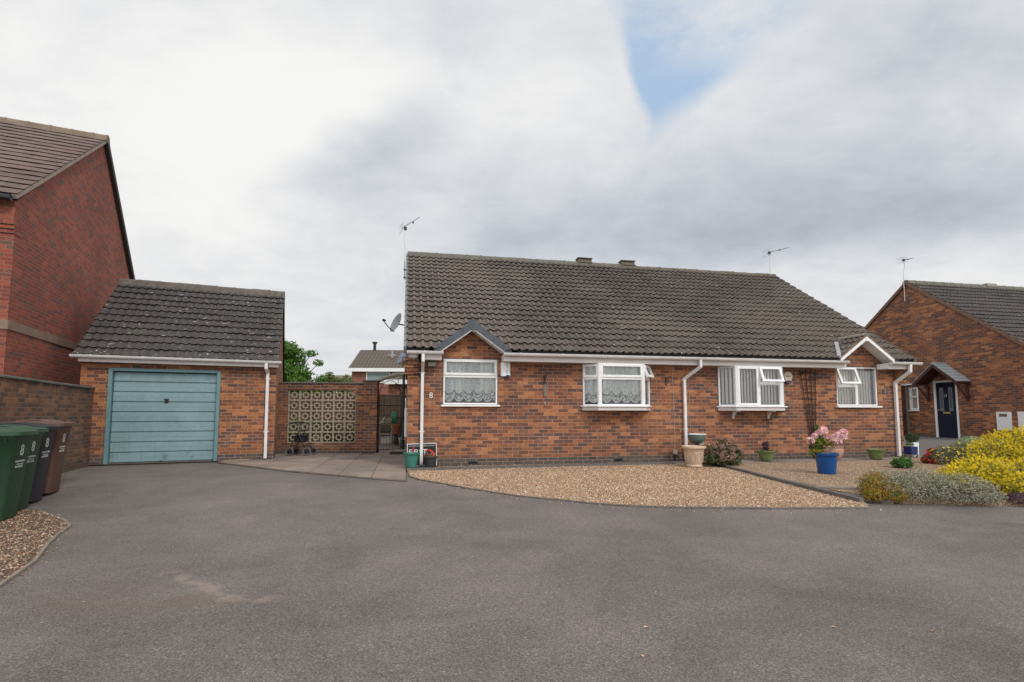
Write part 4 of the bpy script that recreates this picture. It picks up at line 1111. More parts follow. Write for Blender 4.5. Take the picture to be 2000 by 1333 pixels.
def aerial(F, x, y, z0, z1, ang, length, label, kinked=False, tilt=.25):
    t = thing('tv_aerial', label, 'tv aerial', F.W(x, y, z0), F.a + ang)
    h = z1 - z0
    m = MB()
    m.tube([(0, 0, 0), (0, 0, h)] if not kinked else [(0, 0, 0), (0, 0, h * .68), (.10, 0, h * .85), (.07, 0, h)], .014, 6); m.build('mast', M_alu, t)
    bx = 0 if not kinked else .07
    m = MB(); E0 = Vector((bx - .12, 0, h - .03)); E1 = Vector((bx + length, 0, h + length * tilt)); m.tube([E0, E1], .011, 5)
    m.build('boom', M_alu, t)
    m = MB(); n = 11
    for k in range(n):
        p = E0.lerp(E1, .12 + .86 * k / (n - 1)); m.tube([p + Vector((0, -.14 + .005 * k, 0)), p + Vector((0, .14 - .005 * k, 0))], .0045, 4)
    for sz in (-.11, -.055, .055, .11): m.tube([E0 + Vector((0, -.2, sz)), E0 + Vector((0, .2, sz))], .0045, 4)
    m.build('element', M_alu, t)
    MB().box(bx - .04, bx + .04, -.03, .03, h - .06, h + .03).build('clamp', M_black, t)
    m = MB(); m.box(bx + length * .5, bx + length * .5 + .04, -.02, .02, h + length * .5 * tilt - .02, h + length * .5 * tilt + .02); m.build('clamp', M_black, t)
    return t
ta = aerial(HF, -.13, 4.2, 5.0, 6.55, R(15), .42, 'tall thin television aerial on the left gable of the bungalow', tilt=.95)
for z in (.05, .28): MB().box(-.03, .16, -.02, .02, z, z + .03).build('bracket', M_metal_dark, ta)
aerial(HF, 12.36, 4.6, 5.75, 6.72, R(4), .84, 'television aerial with long boom at the right end of the bungalow ridge', tilt=.30)
t = fixed('wall_lantern', 'glass lantern hanging from a curved bracket on the side wall', 'lantern', -.13, 1.5, 2.36)
m = MB(); m.lathe([(.012, .0), (.03, .01), (.075, -.055), (.078, -.065), (.001, -.06)], (0, 0, 0), 12); m.build('lamp_shade', mat('lantern_top', (.18, .17, .15), .4), t, autos=30)
m = MB(); m.lathe([(.06, -.065), (.032, -.14), (.001, -.15)], (0, 0, 0), 8); m.build('lantern_glass', mat('lantern_amber', (.40, .27, .15), .2), t, autos=30)
m = MB(); m.tube([(0, 0, 0), (.0, 0, .05), (.05, 0, .085), (.11, 0, .05), (.13, 0, -.08)], .008, 6); m.build('arm', M_metal_dark, t)
t = fixed('meter_box', 'slim white gas meter box on the side wall near the gate', 'meter box', -.002, 1.4, .55)
m = MB(); m.box(-.055, 0, -.02, .42, 0, .68); m.build('case', M_upvc, t, bevel=.01)
m = MB(); m.tube([(-.03, .05, .68), (-.03, .05, .82), (-.035, .18, .90), (-.03, .3, .88)], .014, 6); m.build('pipe', M_upvc, t)
m = MB(); m.box(-.058, -.055, .02, .38, .03, .65); m.build('door', M_upvc, t)

# ================================================================== GARAGE
G = thing('garage', 'detached brick garage with teal up and over door and dark tiled roof', 'garage', GF.o, GF.a)
GL, GD = 3.85, 5.2
m = MB(); wall_holes(m, 0, GL, 0, 2.22, [(.50, 2.66, -.0, 2.10)], depth=.12)
for x in (0, GL): m.add([(x, 0, 0), (x, GD, 0), (x, GD, 2.3), (x, GD / 2, 4.42), (x, 0, 2.45), (x, 0, 2.22)], [(0, 1, 2, 3, 4, 5)])
m.add([(0, GD, 0), (GL, GD, 0), (GL, GD, 2.3), (0, GD, 2.3)], [(0, 1, 2, 3)])
m.build('wall', M_brick_g, G, fixn=False)
gk = .78; ga_ = math.atan(gk); gEY, gEZ = -.27, 2.31; gsl = (2.6 - gEY) / math.cos(ga_); gn = 12
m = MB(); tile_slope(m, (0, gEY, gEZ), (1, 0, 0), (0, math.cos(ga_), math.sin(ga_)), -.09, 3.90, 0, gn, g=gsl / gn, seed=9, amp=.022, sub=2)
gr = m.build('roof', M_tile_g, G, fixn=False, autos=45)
m = MB(); m.add([(-.09, 2.6, 4.55), (3.9, 2.6, 4.55), (3.9, 5.5, 2.3), (-.09, 5.5, 2.3)], [(0, 1, 2, 3)]); m.build('rear_slope', M_tile_g, gr)
m = MB(); N = Vector((0, -math.sin(ga_), math.cos(ga_))); pa = Vector((0, gEY, gEZ)); pb = pa + Vector((0, math.cos(ga_), math.sin(ga_))) * gsl
for xa in (-.085, 3.83): m.prismx([tuple((pa + N * .02).yz), tuple((pb + N * .02).yz), tuple((pb - N * .06).yz), tuple((pa - N * .06).yz)], xa, xa + .05)
m.build('verge', M_mortar, gr)
m = MB(); m.prismx([(gEY + .03, gEZ + .03 * gk + .004), (2.55, gEZ + (2.55 - gEY) * gk - .02), (2.55, gEZ + (2.55 - gEY) * gk - .06), (gEY + .03, gEZ + .03 * gk - .03)], -.07, 3.88)
m.build('roof_underlay', M_dark_int, gr)
ridge(G, -.09, 3.90, 2.6, 4.60, r=.11, name='ridge_tile_row', mt=mat('ridge_garage', rough=.95, fn=dirty((.14, .125, .105), .35, 9, (.32, .30, .26), .5)), jitter=.008)
m = MB(); m.box(.0, 3.90, -.20, -.182, 2.205, 2.325); m.build('fascia', M_fascia, G, bevel=.003)
m = MB(); m.box(.004, 3.896, -.181, -.003, 2.21, 2.22); m.build('soffit', M_fascia, G)
gutter(G, -.10, 3.95, -.262, 2.335)
pipe(G, [(3.63, -.262, 2.29), (3.63, -.262, 2.17), (3.66, -.06, 2.08), (3.67, -.045, .05)], clips=[(3.67, -.045, 1.93), (3.67, -.045, .66)], w_=.034)
# door
d0, d1, dt = .50, 2.66, 2.10
m = MB(); m.box(d0, d0 + .075, -.03, .10, .0, dt); m.box(d1 - .075, d1, -.03, .10, .0, dt); m.box(d0 + .075, d1 - .075, -.03, .10, dt - .065, dt)
fr_ = m.build('door_frame', M_tealf, G, bevel=.006)
prof_ = []; y0_ = .085; nP = 9; ph = (dt - .07 - .02) / nP
m = MB()
pts = []
for k in range(nP):
    z = .015 + k * ph
    pts += [(y0_ + .0, z + .006), (y0_ - .014, z + .022), (y0_ - .014, z + ph * .5 - .003), (y0_ - .009, z + ph * .5), (y0_ - .014, z + ph * .5 + .003), (y0_ - .014, z + ph - .016), (y0_ + .012, z + ph - .003), (y0_ + .014, z + ph + .003)]
pts = pts[:-1]
pts += [(y0_ + .03, pts[-1][1]), (y0_ + .03, .021)]
m.prismx(pts, d0 + .085, d1 - .085)
dr = m.build('door', M_teal, G)
m = MB(); m.box(1.555, 1.625, .058, .072, 1.33, 1.43); m.box(1.575, 1.605, .034, .058, 1.35, 1.42); m.box(1.54, 1.64, .042, .06, 1.41, 1.432); m.build('handle', M_black, dr, bevel=.004)
m = MB(); m.box(d0 + .02, d1 - .02, .035, .14, -.02, .014); m.build('threshold', M_kerb, G)
m = MB(); m.prism([(-.30, 0), (.30, .01), (.29, .035), (-.20, .03)], -.05, .03); o = m.build('timber_offcut', mat('offcut', rough=.9, fn=dirty((.33, .24, .16), .3, 9)), None, bevel=.004)
p = GF.W(3.05, -.12); o.location = (p.x, p.y, gz(p.x, p.y) + .0); o.rotation_euler = (0, 0, GF.a + .05); tag(o, 'weathered timber offcut lying at the foot of the garage wall', 'timber')
# teal door interior dark
m = MB(); m.box(.1, 3.7, .3, .32, 0, 2.15); m.build('interior', M_dark_int, G)

# ================================================================== BOUNDARY WALL (left)
Bw = thing('boundary_wall', 'weathered brown brick boundary wall with stone coping behind the bins', 'wall', GF.W(.25, 0), GF.a)
m = MB(); m.box(-.215, 0, -3.9, -.002, -.25, 1.63); m.box(-.215, 0, -7.5, -3.9, -.3, 1.50)
m.build('brickwork', M_brick_w, Bw, fixn=False)
m = MB()
def coping(y0_, y1_, z):
    n = max(1, int((y1_ - y0_) / .6))
    for i in range(n):
        a = y0_ + (y1_ - y0_) * i / n; b = y0_ + (y1_ - y0_) * (i + 1) / n - .006; j = random.uniform(-.004, .004)
        m.prism([(-.245, z + j), (.03, z + j), (.03, z + .035 + j), (-.10, z + .06 + j), (-.245, z + .035 + j)], a, b)
coping(-3.93, .02, 1.63); coping(-7.5, -3.94, 1.50)
m.build('coping', M_stone, Bw, bevel=.006)

# ================================================================== SCREEN WALL
Sw = thing('screen_wall', 'brick garden wall with cream pierced concrete screen blocks', 'garden wall', SF.o, SF.a)
m = MB(); wall_holes(m, -.45, 2.76, 0, 1.93, [(.72, 2.55, .29, 1.76)], depth=.215)
m.add([(-.45, .215, 0), (.72, .215, 0), (.72, .215, 1.93), (-.45, .215, 1.93)], [(0, 1, 2, 3)]); m.add([(2.55, .215, 0), (2.76, .215, 0), (2.76, .215, 1.93), (2.55, .215, 1.93)], [(0, 1, 2, 3)])
m.add([(.72, .215, 1.76), (2.55, .215, 1.76), (2.55, .215, 1.93), (.72, .215, 1.93)], [(0, 1, 2, 3)]); m.add([(.72, .215, 0), (2.55, .215, 0), (2.55, .215, .29), (.72, .215, .29)], [(0, 1, 2, 3)])
m.build('brickwork', M_brick_s, Sw, fixn=False)
m = MB()
for i in range(7):
    a = -.45 + i * .459; m.prismx([(-.025, 1.93), (-.025, 1.955), (.10, 1.975), (.24, 1.955), (.24, 1.93)], a, a + .452)
m.build('coping', M_stone, Sw)
m = MB(); m.box(2.762, 3.14, -.09, .28, 0, 1.985); m.build('pier', M_brick_s, Sw)
m = MB(); m.box(2.73, 3.17, -.12, .31, 1.985, 2.03); m.build('pier_cap', M_stone, Sw, bevel=.008)
bw_, bh_ = 1.83 / 6, 1.47 / 5
blk = MB()
def frame_sq(mb, cx, cz, o_, i_, y0, y1):
    for (a, b, c, d_) in ((-o_, o_, i_, o_), (-o_, o_, -o_, -i_), (-o_, -i_, -i_, i_), (i_, o_, -i_, i_)): mb.box(cx + a, cx + b, y0, y1, cz + c, cz + d_)
hw_, hh_ = bw_ / 2 - .002, bh_ / 2 - .002
for (a, b, c, d_) in ((-hw_, hw_, hh_ - .02, hh_), (-hw_, hw_, -hh_, -hh_ + .02), (-hw_, -hw_ + .02, -hh_ + .02, hh_ - .02), (hw_ - .02, hw_, -hh_ + .02, hh_ - .02)): blk.box(a, b, .04, .13, c, d_)
frame_sq(blk, 0, 0, .072, .045, .045, .125)
for (a, b, c, d_) in ((-.011, .011, .072, hh_ - .02), (-.011, .011, -hh_ + .02, -.072), (-hw_ + .02, -.072, -.011, .011), (.072, hw_ - .02, -.011, .011)): blk.box(a, b, .05, .12, c, d_)
proto = blk.build('screen_block', M_block, Sw, bevel=.002)
first = True
for i in range(6):
    for j in range(5):
        o = proto if first else proto.copy()
        if not first: col.objects.link(o); o.parent = Sw
        o.location = (.72 + bw_ * (i + .5), 0, .29 + bh_ * (j + .5)); first = False

# ================================================================== GATE
gp0 = SF.W(3.17, .05); gp1 = HF.W(-.16, 4.55)
gv = gp1 - gp0; ga2 = math.atan2(gv.y, gv.x); gw = gv.length
gt = thing('metal_gate', 'tall black wrought iron arched garden gate beside the screen wall', 'gate', (gp0.x, gp0.y, .02), ga2)
gw = min(gw, 1.02)
m = MB()
m.tube([(.02, 0, 0), (.02, 0, 1.62)], .013, 5); m.tube([(gw - .02, 0, 0), (gw - .02, 0, 1.62)], .013, 5)
for z in (.06, .80, 1.30, 1.58): m.tube([(.02, 0, z), (gw - .02, 0, z)], .008, 5)
arch = [(gw / 2 - (gw / 2 - .02) * math.cos(math.pi * k / 14), 0, 1.60 + .42 * math.sin(math.pi * k / 14)) for k in range(15)]
m.tube(arch, .010, 5)
m.build('frame', M_metal_dark, gt)
m = MB(); n = 8
for k in range(1, n):
    x = gw * k / n; m.tube([(x, 0, .06), (x, 0, 1.30 if k % 2 else 1.58)], .006, 4)
for k in range(3):
    cx = gw * (k + .5) / 3
    for sg in (-1, 1):
        m.tube([(cx + sg * (.02 + .055 * (1 - q / 10)) * math.cos(q * .75), 0, .60 + (.055 * (1 - q / 12)) * math.sin(q * .75) * 1.5) for q in range(10)], .005, 4)
for sg in (-1, 1):
    m.tube([(gw / 2 + sg * (.09 + .12 * math.cos(q * .6) * (1 - q / 13)), 0, 1.74 + .12 * math.sin(q * .6) * (1 - q / 13)) for q in range(11)], .005, 4)
m.build('scrollwork', M_metal_dark, gt)
m = MB(); m.tube([(.02, -.03, .78), (.12, -.05, .90), (.16, -.06, .98)], .012, 5); m.build('latch', mat('latch', (.5, .48, .42), .4), gt)
# post and curved veranda
t = fixed('veranda', 'curved translucent veranda roof on black post beyond the gate', 'veranda', -.10, 4.0, .05)
m = MB(); m.tube([(0, 0, 0), (0, 0, 2.15)], .035, 8); m.tube([(0, 0, 0), (0, 0, .3)], .05, 8); m.tube([(0, 0, 1.75), (0, 0, 1.82)], .055, 8); m.build('post', M_metal_dark, t)
m = MB(); m.tube([(0, 0, 1.55), (-.10, 0, 1.72), (-.22, 0, 1.78), (-.26, 0, 1.86), (-.20, 0, 1.90)], .014, 5); m.tube([(0, 0, 2.1), (-.14, 0, 2.02), (-.16, 0, 1.9)], .010, 5); m.build('scroll_bracket', M_metal_dark, t)
m = MB(); pp = [(-.92 + .95 * math.sin(k / 8 * 1.25) / math.sin(1.25), 2.06 + .36 * (1 - math.cos((1 - (1 - k / 8) ** 2) * 1.57))) for k in range(9)]
pp = [(-.90, 2.02), (-.80, 2.09), (-.62, 2.17), (-.42, 2.24), (-.2, 2.285), (.05, 2.30)]
m.prism(pp + [(x, z + .012) for x, z in pp[::-1]], 1.6, 2.7); m.build('roof_panel', leaf_mat0('polycarbonate', (.62, .58, .46)), t)
m = MB()
for k in range(3):
    y = 1.62 + k * .53; m.prism([(x, z - .014) for x, z in pp] + [(x, z + .02) for x, z in pp[::-1]], y - .02, y + .02)
m.box(-.94, -.89, 1.58, 2.72, 1.995, 2.04); m.build('rib', mat('rib_cream', (.62, .57, .46), .5), t)
t = thing('doorstep', 'low concrete step with a dark recess at the garden gate', 'step', HF.W(-.28, 3.55, .0), HF.a)
m = MB(); m.box(-.16, .26, -.2, .3, .07, .105); m.build('tread', M_kerb2, t, bevel=.006)
m = MB(); m.box(-.15, .25, -.18, .28, .0, .069); m.build('base', M_metal_dark, t)

# ================================================================== LEFT RED HOUSE
Lh = thing('red_brick_house', 'tall red brick house with pale band and brown tiled roof at left', 'house', LF.o, LF.a)
LE, LR, LY, LD = 5.05, 8.50, 4.55, 8.35
m = MB()
m.add([(0, 0, -.3), (0, LD, -.3), (0, LD, 2.63), (0, 0, 2.63)], [(0, 1, 2, 3)])
m.add([(0, 0, 2.81), (0, LD, 2.81), (0, LD, LE), (0, LY, LR - .06), (0, 0, LE)], [(0, 1, 2, 3, 4)])
for (z0, z1) in ((-.3, 2.63), (2.81, LE)):
    m.add([(-.30, 0, z0), (0, 0, z0), (0, 0, z1), (-.30, 0, z1)], [(0, 1, 2, 3)])
m.add([(-.30, 0, -.3), (-.30, .25, -.3), (-.30, .25, LE), (-.30, 0, LE)], [(0, 1, 2, 3)])
wall_holes(m, -9, -.30, -.3, LE, [(-1.8, -.55, 3.2, 4.5)], y=.25, depth=.1)
m.add([(-9, LD, -.3), (0, LD, -.3), (0, LD, LE), (-9, LD, LE)], [(0, 1, 2, 3)])
m.build('wall', M_brick_red, Lh, fixn=False)
m = MB(); m.box(-.31, .02, -.02, .12, 2.632, 2.808); m.box(-.12, .02, .12, LD, 2.632, 2.808); m.build('string_course', M_band, Lh, bevel=.006)
m = MB()
for i in range(3): m.box(-.30, .012 + .0, -.03 - i * .03, .30 - i * .0, 4.42 + i * .075, 4.42 + (i + 1) * .075 - .006)
m.box(-.30, .012, -.09, .24, 4.64, LE - .04); m.build('kneeler', M_brick_red, Lh, bevel=.004)
lk = (LR - LE) / (LY + .25); la = math.atan(lk); lsl = (LY + .25) / math.cos(la)
m = MB(); tile_slope(m, (0, -.25, LE + .02), (1, 0, 0), (0, math.cos(la), math.sin(la)), -9.2, .09, 0, 18, g=lsl / 18, flat=True, seed=12, sub=1, step=.026)
lr = m.build('roof', M_tile_l, Lh, fixn=False)
m = MB(); m.add([(-9.2, LY, LR + .03), (.09, LY, LR + .03), (.09, LD + .25, LE + .03), (-9.2, LD + .25, LE + .03)], [(0, 1, 2, 3)]); m.build('rear_slope', M_tile_l, lr)
m = MB(); N = Vector((0, -math.sin(la), math.cos(la)))
pa = Vector((0, -.25, LE + .02)); pb = Vector((0, LY, LR + .02)); pc_ = Vector((0, LD + .25, LE + .02)); N2 = Vector((0, math.sin(la), math.cos(la)))
m.prismx([tuple((pa + N * .01).yz), tuple((pb + N * .01).yz), tuple((pb - N * .07).yz), tuple((pa - N * .07).yz)], .01, .085)
m.build('verge', mat('verge_mortar', rough=.9, fn=dirty((.36, .29, .24), .25, 8)), lr)
m = MB()
m.prismx([tuple((pc_ + N2 * .05).yz), tuple((pb + N2 * .05).yz), tuple((pb - N2 * .10).yz), tuple((pc_ - N2 * .10).yz)], .01, .10)
m.build('verge', mat('verge_dark', (.05, .04, .038), .8), lr)
ridge(Lh, -9.2, .10, LY, LR + .05, r=.11, name='ridge_tile_row', mt=mat('ridge_left', rough=.95, fn=dirty((.23, .17, .12), .3, 6, (.26, .22, .10), .5)))
gutter_m = MB(); gutter_m.prismx([(-.33, LE), (-.33, LE - .07), (-.30, LE - .10), (-.23, LE - .10), (-.21, LE)], -9.2, .02); gutter_m.build('gutter', M_black, Lh, bevel=.006)
m = MB(); m.box(-9, -.32, -.2, .24, LE - .16, LE - .03); m.build('soffit', M_upvc, Lh)
m = MB(); m.box(-1.8, -.55, .30, .33, 3.2, 4.5); m.build('window', M_metal_dark, Lh)

# ================================================================== RIGHT HOUSE
Rh = thing('neighbour_bungalow', 'brick bungalow at far right with navy front door under a small tiled canopy', 'bungalow', RF.o, RF.a)
RL, RD = 13.0, 9.2
RE, RRz, RK = 2.27, 6.10, .77
m = MB()
# gable wall (x = 0) with door and window openings, mapped y -> along
Mg = Matrix(((0, 1, 0, 0), (1, 0, 0, 0), (0, 0, 1, 0), (0, 0, 0, 1)))
dy0, dy1 = 2.93, 3.80
wall_holes(m, 0, RD, -.4, 2.22, [(dy0, dy1, 0.0, 2.12), (4.40, 4.80, 1.03, 1.93)], y=0, depth=.12, M=Mg)
m.add([(0, 0, 2.22), (0, RD, 2.22), (0, RD, 2.5), (0, 4.6, 6.0), (0, 0, 2.50)], [(0, 1, 2, 3, 4)])
m.add([(0, 0, -.4), (RL, 0, -.4), (RL, 0, 2.3), (0, 0, 2.3)], [(0, 1, 2, 3)])
m.build('wall', M_brick_r, Rh, fixn=False)
ra = math.atan(RK); rsl = (4.6 + .38) / math.cos(ra)
m = MB(); tile_slope(m, (0, -.38, RE), (1, 0, 0), (0, math.cos(ra), math.sin(ra)), -.05, 8.0, 0, 20, g=rsl / 20, seed=21, amp=.024, sub=1)
rr_ = m.build('roof', M_tile_r, Rh, fixn=False, autos=45)
m = MB(); m.add([(-.05, 4.6, RRz), (8, 4.6, RRz), (8, 9.58, RE), (-.05, 9.58, RE)], [(0, 1, 2, 3)]); m.build('rear_slope', M_tile_r, rr_)
N = Vector((0, -math.sin(ra), math.cos(ra))); pa = Vector((0, -.38, RE)); pb = Vector((0, 4.6, RRz + .0)); N2 = Vector((0, math.sin(ra), math.cos(ra))); pc_ = Vector((0, 9.58, RE))
m = MB(); m.prismx([tuple((pa + N * .045).yz), tuple((pb + N * .045).yz), tuple((pb - N * .06).yz), tuple((pa - N * .06).yz)], -.07, .0)
m.prismx([tuple((pc_ + N2 * .045).yz), tuple((pb + N2 * .045).yz), tuple((pb - N2 * .06).yz), tuple((pc_ - N2 * .06).yz)], -.07, .0)
m.build('verge', mat('verge_right', rough=.9, fn=dirty((.22, .125, .085), .3, 8)), rr_)
ridge(Rh, -.06, 8.0, 4.6, RRz + .04, r=.11, name='ridge_tile_row', mt=M_ridge)
m = MB(); m.prismx([(4.46, 6.12), (4.50, 6.26), (4.70, 6.26), (4.74, 6.12)], 3.9, 4.4); m.build('ridge_vent', M_mortar, rr_)
# front door in the gable
M_navy = mat('navy_door', rough=.55, spec=.25, fn=dirty((.007, .011, .028), .1, 4))
m = MB(); fw = .075
m.box(.0, .09, dy0, dy0 + fw, .0, 2.12); m.box(.0, .09, dy1 - fw, dy1, .0, 2.12); m.box(0, .09, dy0 + fw, dy1 - fw, 2.05, 2.12)
m.box(-.03, .10, dy0 - .03, dy1 + .03, -.05, .0)
df = m.build('door_frame', M_upvc, Rh, bevel=.004)
m = MB(); m.box(.03, .07, dy0 + fw + .003, dy1 - fw - .003, .01, 2.045)
dm = m.build('door', M_navy, Rh, bevel=.003)
dc = (dy0 + dy1) / 2
for sg in (-1, 1):
    yc = dc + sg * .165
    m = MB(); m.box(.022, .03, yc - .075, yc + .075, .98, 1.86); m.build('glazed_panel', mat('door_light', (.11, .14, .17), .15), dm, bevel=.003)
    m = MB(); m.box(.016, .022, yc - .028, yc + .028, 1.10, 1.74); m.build('panel_centre', mat('door_light_dark', (.02, .03, .05), .1), dm, bevel=.003)
    for z in (.84, .16): 
        m = MB(); m.box(.022, .03, yc - .07, yc + .07, z, z + .02); m.build('moulding', mat('navy_trim', (.03, .04, .07), .3), dm)
M_brass = mat('brass', (.55, .38, .13), .3, metal=.8)
m = MB(); m.box(.012, .03, dc - .13, dc + .13, .89, .955); m.build('letterbox', M_brass, dm, bevel=.004)
m = MB(); m.box(.005, .03, dy1 - fw - .12, dy1 - fw - .01, 1.02, 1.045); m.build('handle', M_brass, dm)
m = MB(); m.tube([(.01, dc + .035 * math.cos(k * .785), 1.55 + .055 * math.sin(k * .785)) for k in range(8)], .009, 5, closed=True); m.build('knocker', M_alu, dm)
# gable window
m = MB(); m.box(.03, .09, 4.40, 4.45, 1.03, 1.93); m.box(.03, .09, 4.75, 4.80, 1.03, 1.93); m.box(.03, .09, 4.45, 4.75, 1.03, 1.09); m.box(.03, .09, 4.45, 4.75, 1.87, 1.93); m.box(.03, .09, 4.45, 4.75, 1.52, 1.58)
wf = m.build('window', M_upvc, Rh)
m = MB(); m.add([(.05, 4.45, 1.09), (.05, 4.75, 1.09), (.05, 4.75, 1.87), (.05, 4.45, 1.87)], [(0, 1, 2, 3)]); m.build('pane', M_glass, wf, fixn=False)
m = MB()
for k in range(7): m.box(.10 + .01 * (k % 2), .11 + .01 * (k % 2), 4.46 + k * .04, 4.50 + k * .04, 1.10, 1.86)
m.build('net_curtain', M_blind, wf)
m = MB(); m.box(-.04, .03, 4.38, 4.82, .99, 1.03); m.build('window_sill', M_upvc, wf)
# canopy
cy, chw, cz0, cza, cxp = 3.27, .83, 2.02, 2.72, -.60
m = MB()
M_slate = mat('canopy_tile', rough=.7, fn=dirty((.34, .37, .375), .2, 7))
sl_ = (cza - cz0) / chw; cl_ = math.hypot(chw, cza - cz0)
for sg in (-1, 1):
    nrow = 6
    for k in range(nrow):
        a = k / nrow; b = (k + 1) / nrow
        y0c = cy + sg * chw * (1 - a); y1c = cy + sg * chw * (1 - b) ; z0c = cz0 + (cza - cz0) * a; z1c = cz0 + (cza - cz0) * b
        nv = Vector((0, sg * (cza - cz0), chw)).normalized()
        P = [Vector((cxp - .03, y0c, z0c)), Vector((-.003, y0c, z0c)), Vector((-.003, y1c, z1c)), Vector((cxp - .03, y1c, z1c))]
        lo = .03; hi = .012
        vs = [P[0], P[1], P[2], P[3], P[0] + nv * lo, P[1] + nv * lo, P[2] + nv * hi, P[3] + nv * hi]
        m.add(vs, [(0, 3, 2, 1), (4, 5, 6, 7), (0, 1, 5, 4), (1, 2, 6, 5), (2, 3, 7, 6), (3, 0, 4, 7)])
can = m.build('door_canopy', M_slate, Rh)
m = MB(); m.tube([(cxp - .03, cy, cza + .01), (-.003, cy, cza + .01)], .05, 6); m.build('canopy_ridge', M_slate, can)
m = MB()
Mgx = Matrix(((0, 1, 0, 0), (1, 0, 0, 0), (0, 0, 1, 0), (0, 0, 0, 1)))
for sg in (-1, 1):
    for (xa, xb) in ((cxp - .028, cxp + .0), (-.05, -.005)):
        m.prism([(cy, cza - .02), (cy + sg * chw, cz0 - .02), (cy + sg * chw, cz0 - .13), (cy, cza - .13)], xa, xb, Mgx)
    m.box(cxp + .002, -.052, cy + sg * (chw - .12) - .03, cy + sg * (chw - .12) + .03, cz0 - .07, cz0 - .01)
    m.box(-.075, -.004, cy + sg * (chw - .12) - .035, cy + sg * (chw - .12) + .035, cz0 - .68, cz0 - .075)
    m.tube([(-.06, cy + sg * (chw - .12), cz0 - .60), (-.20, cy + sg * (chw - .12), cz0 - .42), (cxp + .06, cy + sg * (chw - .12), cz0 - .05)], .026, 6)
m.build('canopy_frame', M_brown, can)
m = MB()
for sg in (-1, 1): m.prism([(cy, cza - .025), (cy + sg * chw, cz0 - .025), (cy + sg * chw, cz0 - .04), (cy, cza - .04)], cxp + .002, -.052, Mgx)
m.build('canopy_lining', M_brown, can)
# brown side gate beside the little gable window
t = thing('side_gate', 'dark brown side gate with pale post between the two bungalows', 'gate', RF.W(0, 4.86, -.1), RF.a)
m = MB(); m.box(-.34, -.125, -.03, .03, 0, 2.10); m.build('gate_leaf', M_brown, t)
m = MB(); m.box(-.12, -.004, -.04, .04, 0, 2.10); m.build('gate_post', mat('post_taupe', rough=.7, fn=dirty((.17, .15, .125), .2, 4)), t)
m = MB(); m.box(-.40, -.004, -.06, .05, 2.103, 2.165); m.box(-.07, -.004, -.45, -.06, 2.12, 2.165); m.build('capping', M_upvc, t, bevel=.005)
# meter boxes
for i, (ya, lab, win_) in enumerate(((1.25, 'white meter box with small window, left of the pair on the far right gable', True), (.62, 'plain white meter box cut by the right edge of the photo', False))):
    t = thing('meter_box', lab, 'meter box', RF.W(0, ya, .33), RF.a, 'meter boxes on the gable')
    m = MB(); m.box(-.05, -.002, 0, .44, 0, .62); m.build('case', M_upvc, t, bevel=.01)
    if win_: m = MB(); m.box(-.053, -.049, .11, .35, .46, .56); m.build('reading_window', mat('meter_window', (.16, .14, .11), .2), t)
    else: m = MB(); m.box(-.053, -.05, .03, .41, .03, .59); m.build('door', M_upvc, t)
tn = thing('number_plate', 'tiny dark number plate beside the navy front door', 'number plate', RF.W(0, 2.55, 1.50), RF.a - R(90))
m = MB(); m.box(-.06, .06, -.016, -.002, -.06, .06); m.build('plate', M_black, tn, bevel=.005)
m = MB(); m.box(-.025, .025, -.019, -.016, -.03, .03); m.build('numeral', mat('num2', (.5, .45, .45), .5), tn)
ae = aerial(RF, -.10, 4.62, 5.35, 7.05, R(8), .50, 'television aerial with crooked mast at the far right gable apex', kinked=True, tilt=.2)

# ================================================================== BACKGROUND
def far_house(name, label, loc, rz, L, D, eave, rise, mr, wins, white_band=True):
    t = thing(name, label, 'house', loc, rz)
    m = MB(); m.box(0, L, 0, D, 0, eave); m.build('wall', M_brick_far, t)
    m = MB(); m.prismx([(-.4, eave), (D / 2, eave + rise), (D + .4, eave)], -.25, L + .25); rf = m.build('roof', mr, t)
    if white_band: m = MB(); m.box(-.2, L + .2, -.42, -.3, eave - .25, eave + .05); m.build('fascia', M_upvc, t)
    for (x0, x1, z0, z1, kind) in wins:
        m = MB(); m.box(x0, x1, -.06, -.01, z0, z1); f = m.build('window', M_upvc, t)
        m = MB(); m.box(x0 + .08, x1 - .08, -.075, -.061, z0 + .08, z1 - .08); m.build('pane', mat('far_pane', (.25, .30, .30), .1), f)
    return t, rf
M_rfar = mat('roof_far', rough=.9, fn=tile_fn((.155, .125, .095), (.12, .10, .08), .33, .5, 4.9, .33, .8, None, .3))
def bars(T, b):
    x, y, z = T.sep(T.obj())
    c = T.mix(T.m('MAXIMUM', T.m('LESS_THAN', T.m('FRACT', T.m('MULTIPLY', x, 3.0)), .25), T.m('LESS_THAN', T.m('FRACT', T.m('MULTIPLY', z, 6.0)), .28)), (.13, .105, .082), (.06, .05, .042))
    T.set(b.inputs['Base Color'], c)
M_rfar2 = mat('roof_far_grid', rough=.9, fn=bars)
bt, brf = far_house('distant_house', 'red brick house with grey tiled roof and solar panel beyond the gate', (-13.9, 45, .0), R(3), 11, 8.0, 4.95, 2.15, M_rfar2,
                    [(1.25, 3.3, 3.75, 4.68, 0)])
m = MB(); m.tube([(1.1, 3.9, 6.8), (1.1, 3.9, 7.75)], .14, 8); m.tube([(1.1, 3.9, 7.7), (1.1, 3.9, 7.85)], .24, 8); m.build('flue', M_metal_dark, brf)
m = MB(); m.tube([(3.1, 1.9, 6.1), (3.1, 1.9, 6.75)], .11, 6); m.tube([(2.8, 1.9, 6.35), (3.4, 1.9, 6.35)], .09, 6); m.build('roof_vent', M_grey_pl, brf)
m = MB(); K_ = 2.15 / 4.4
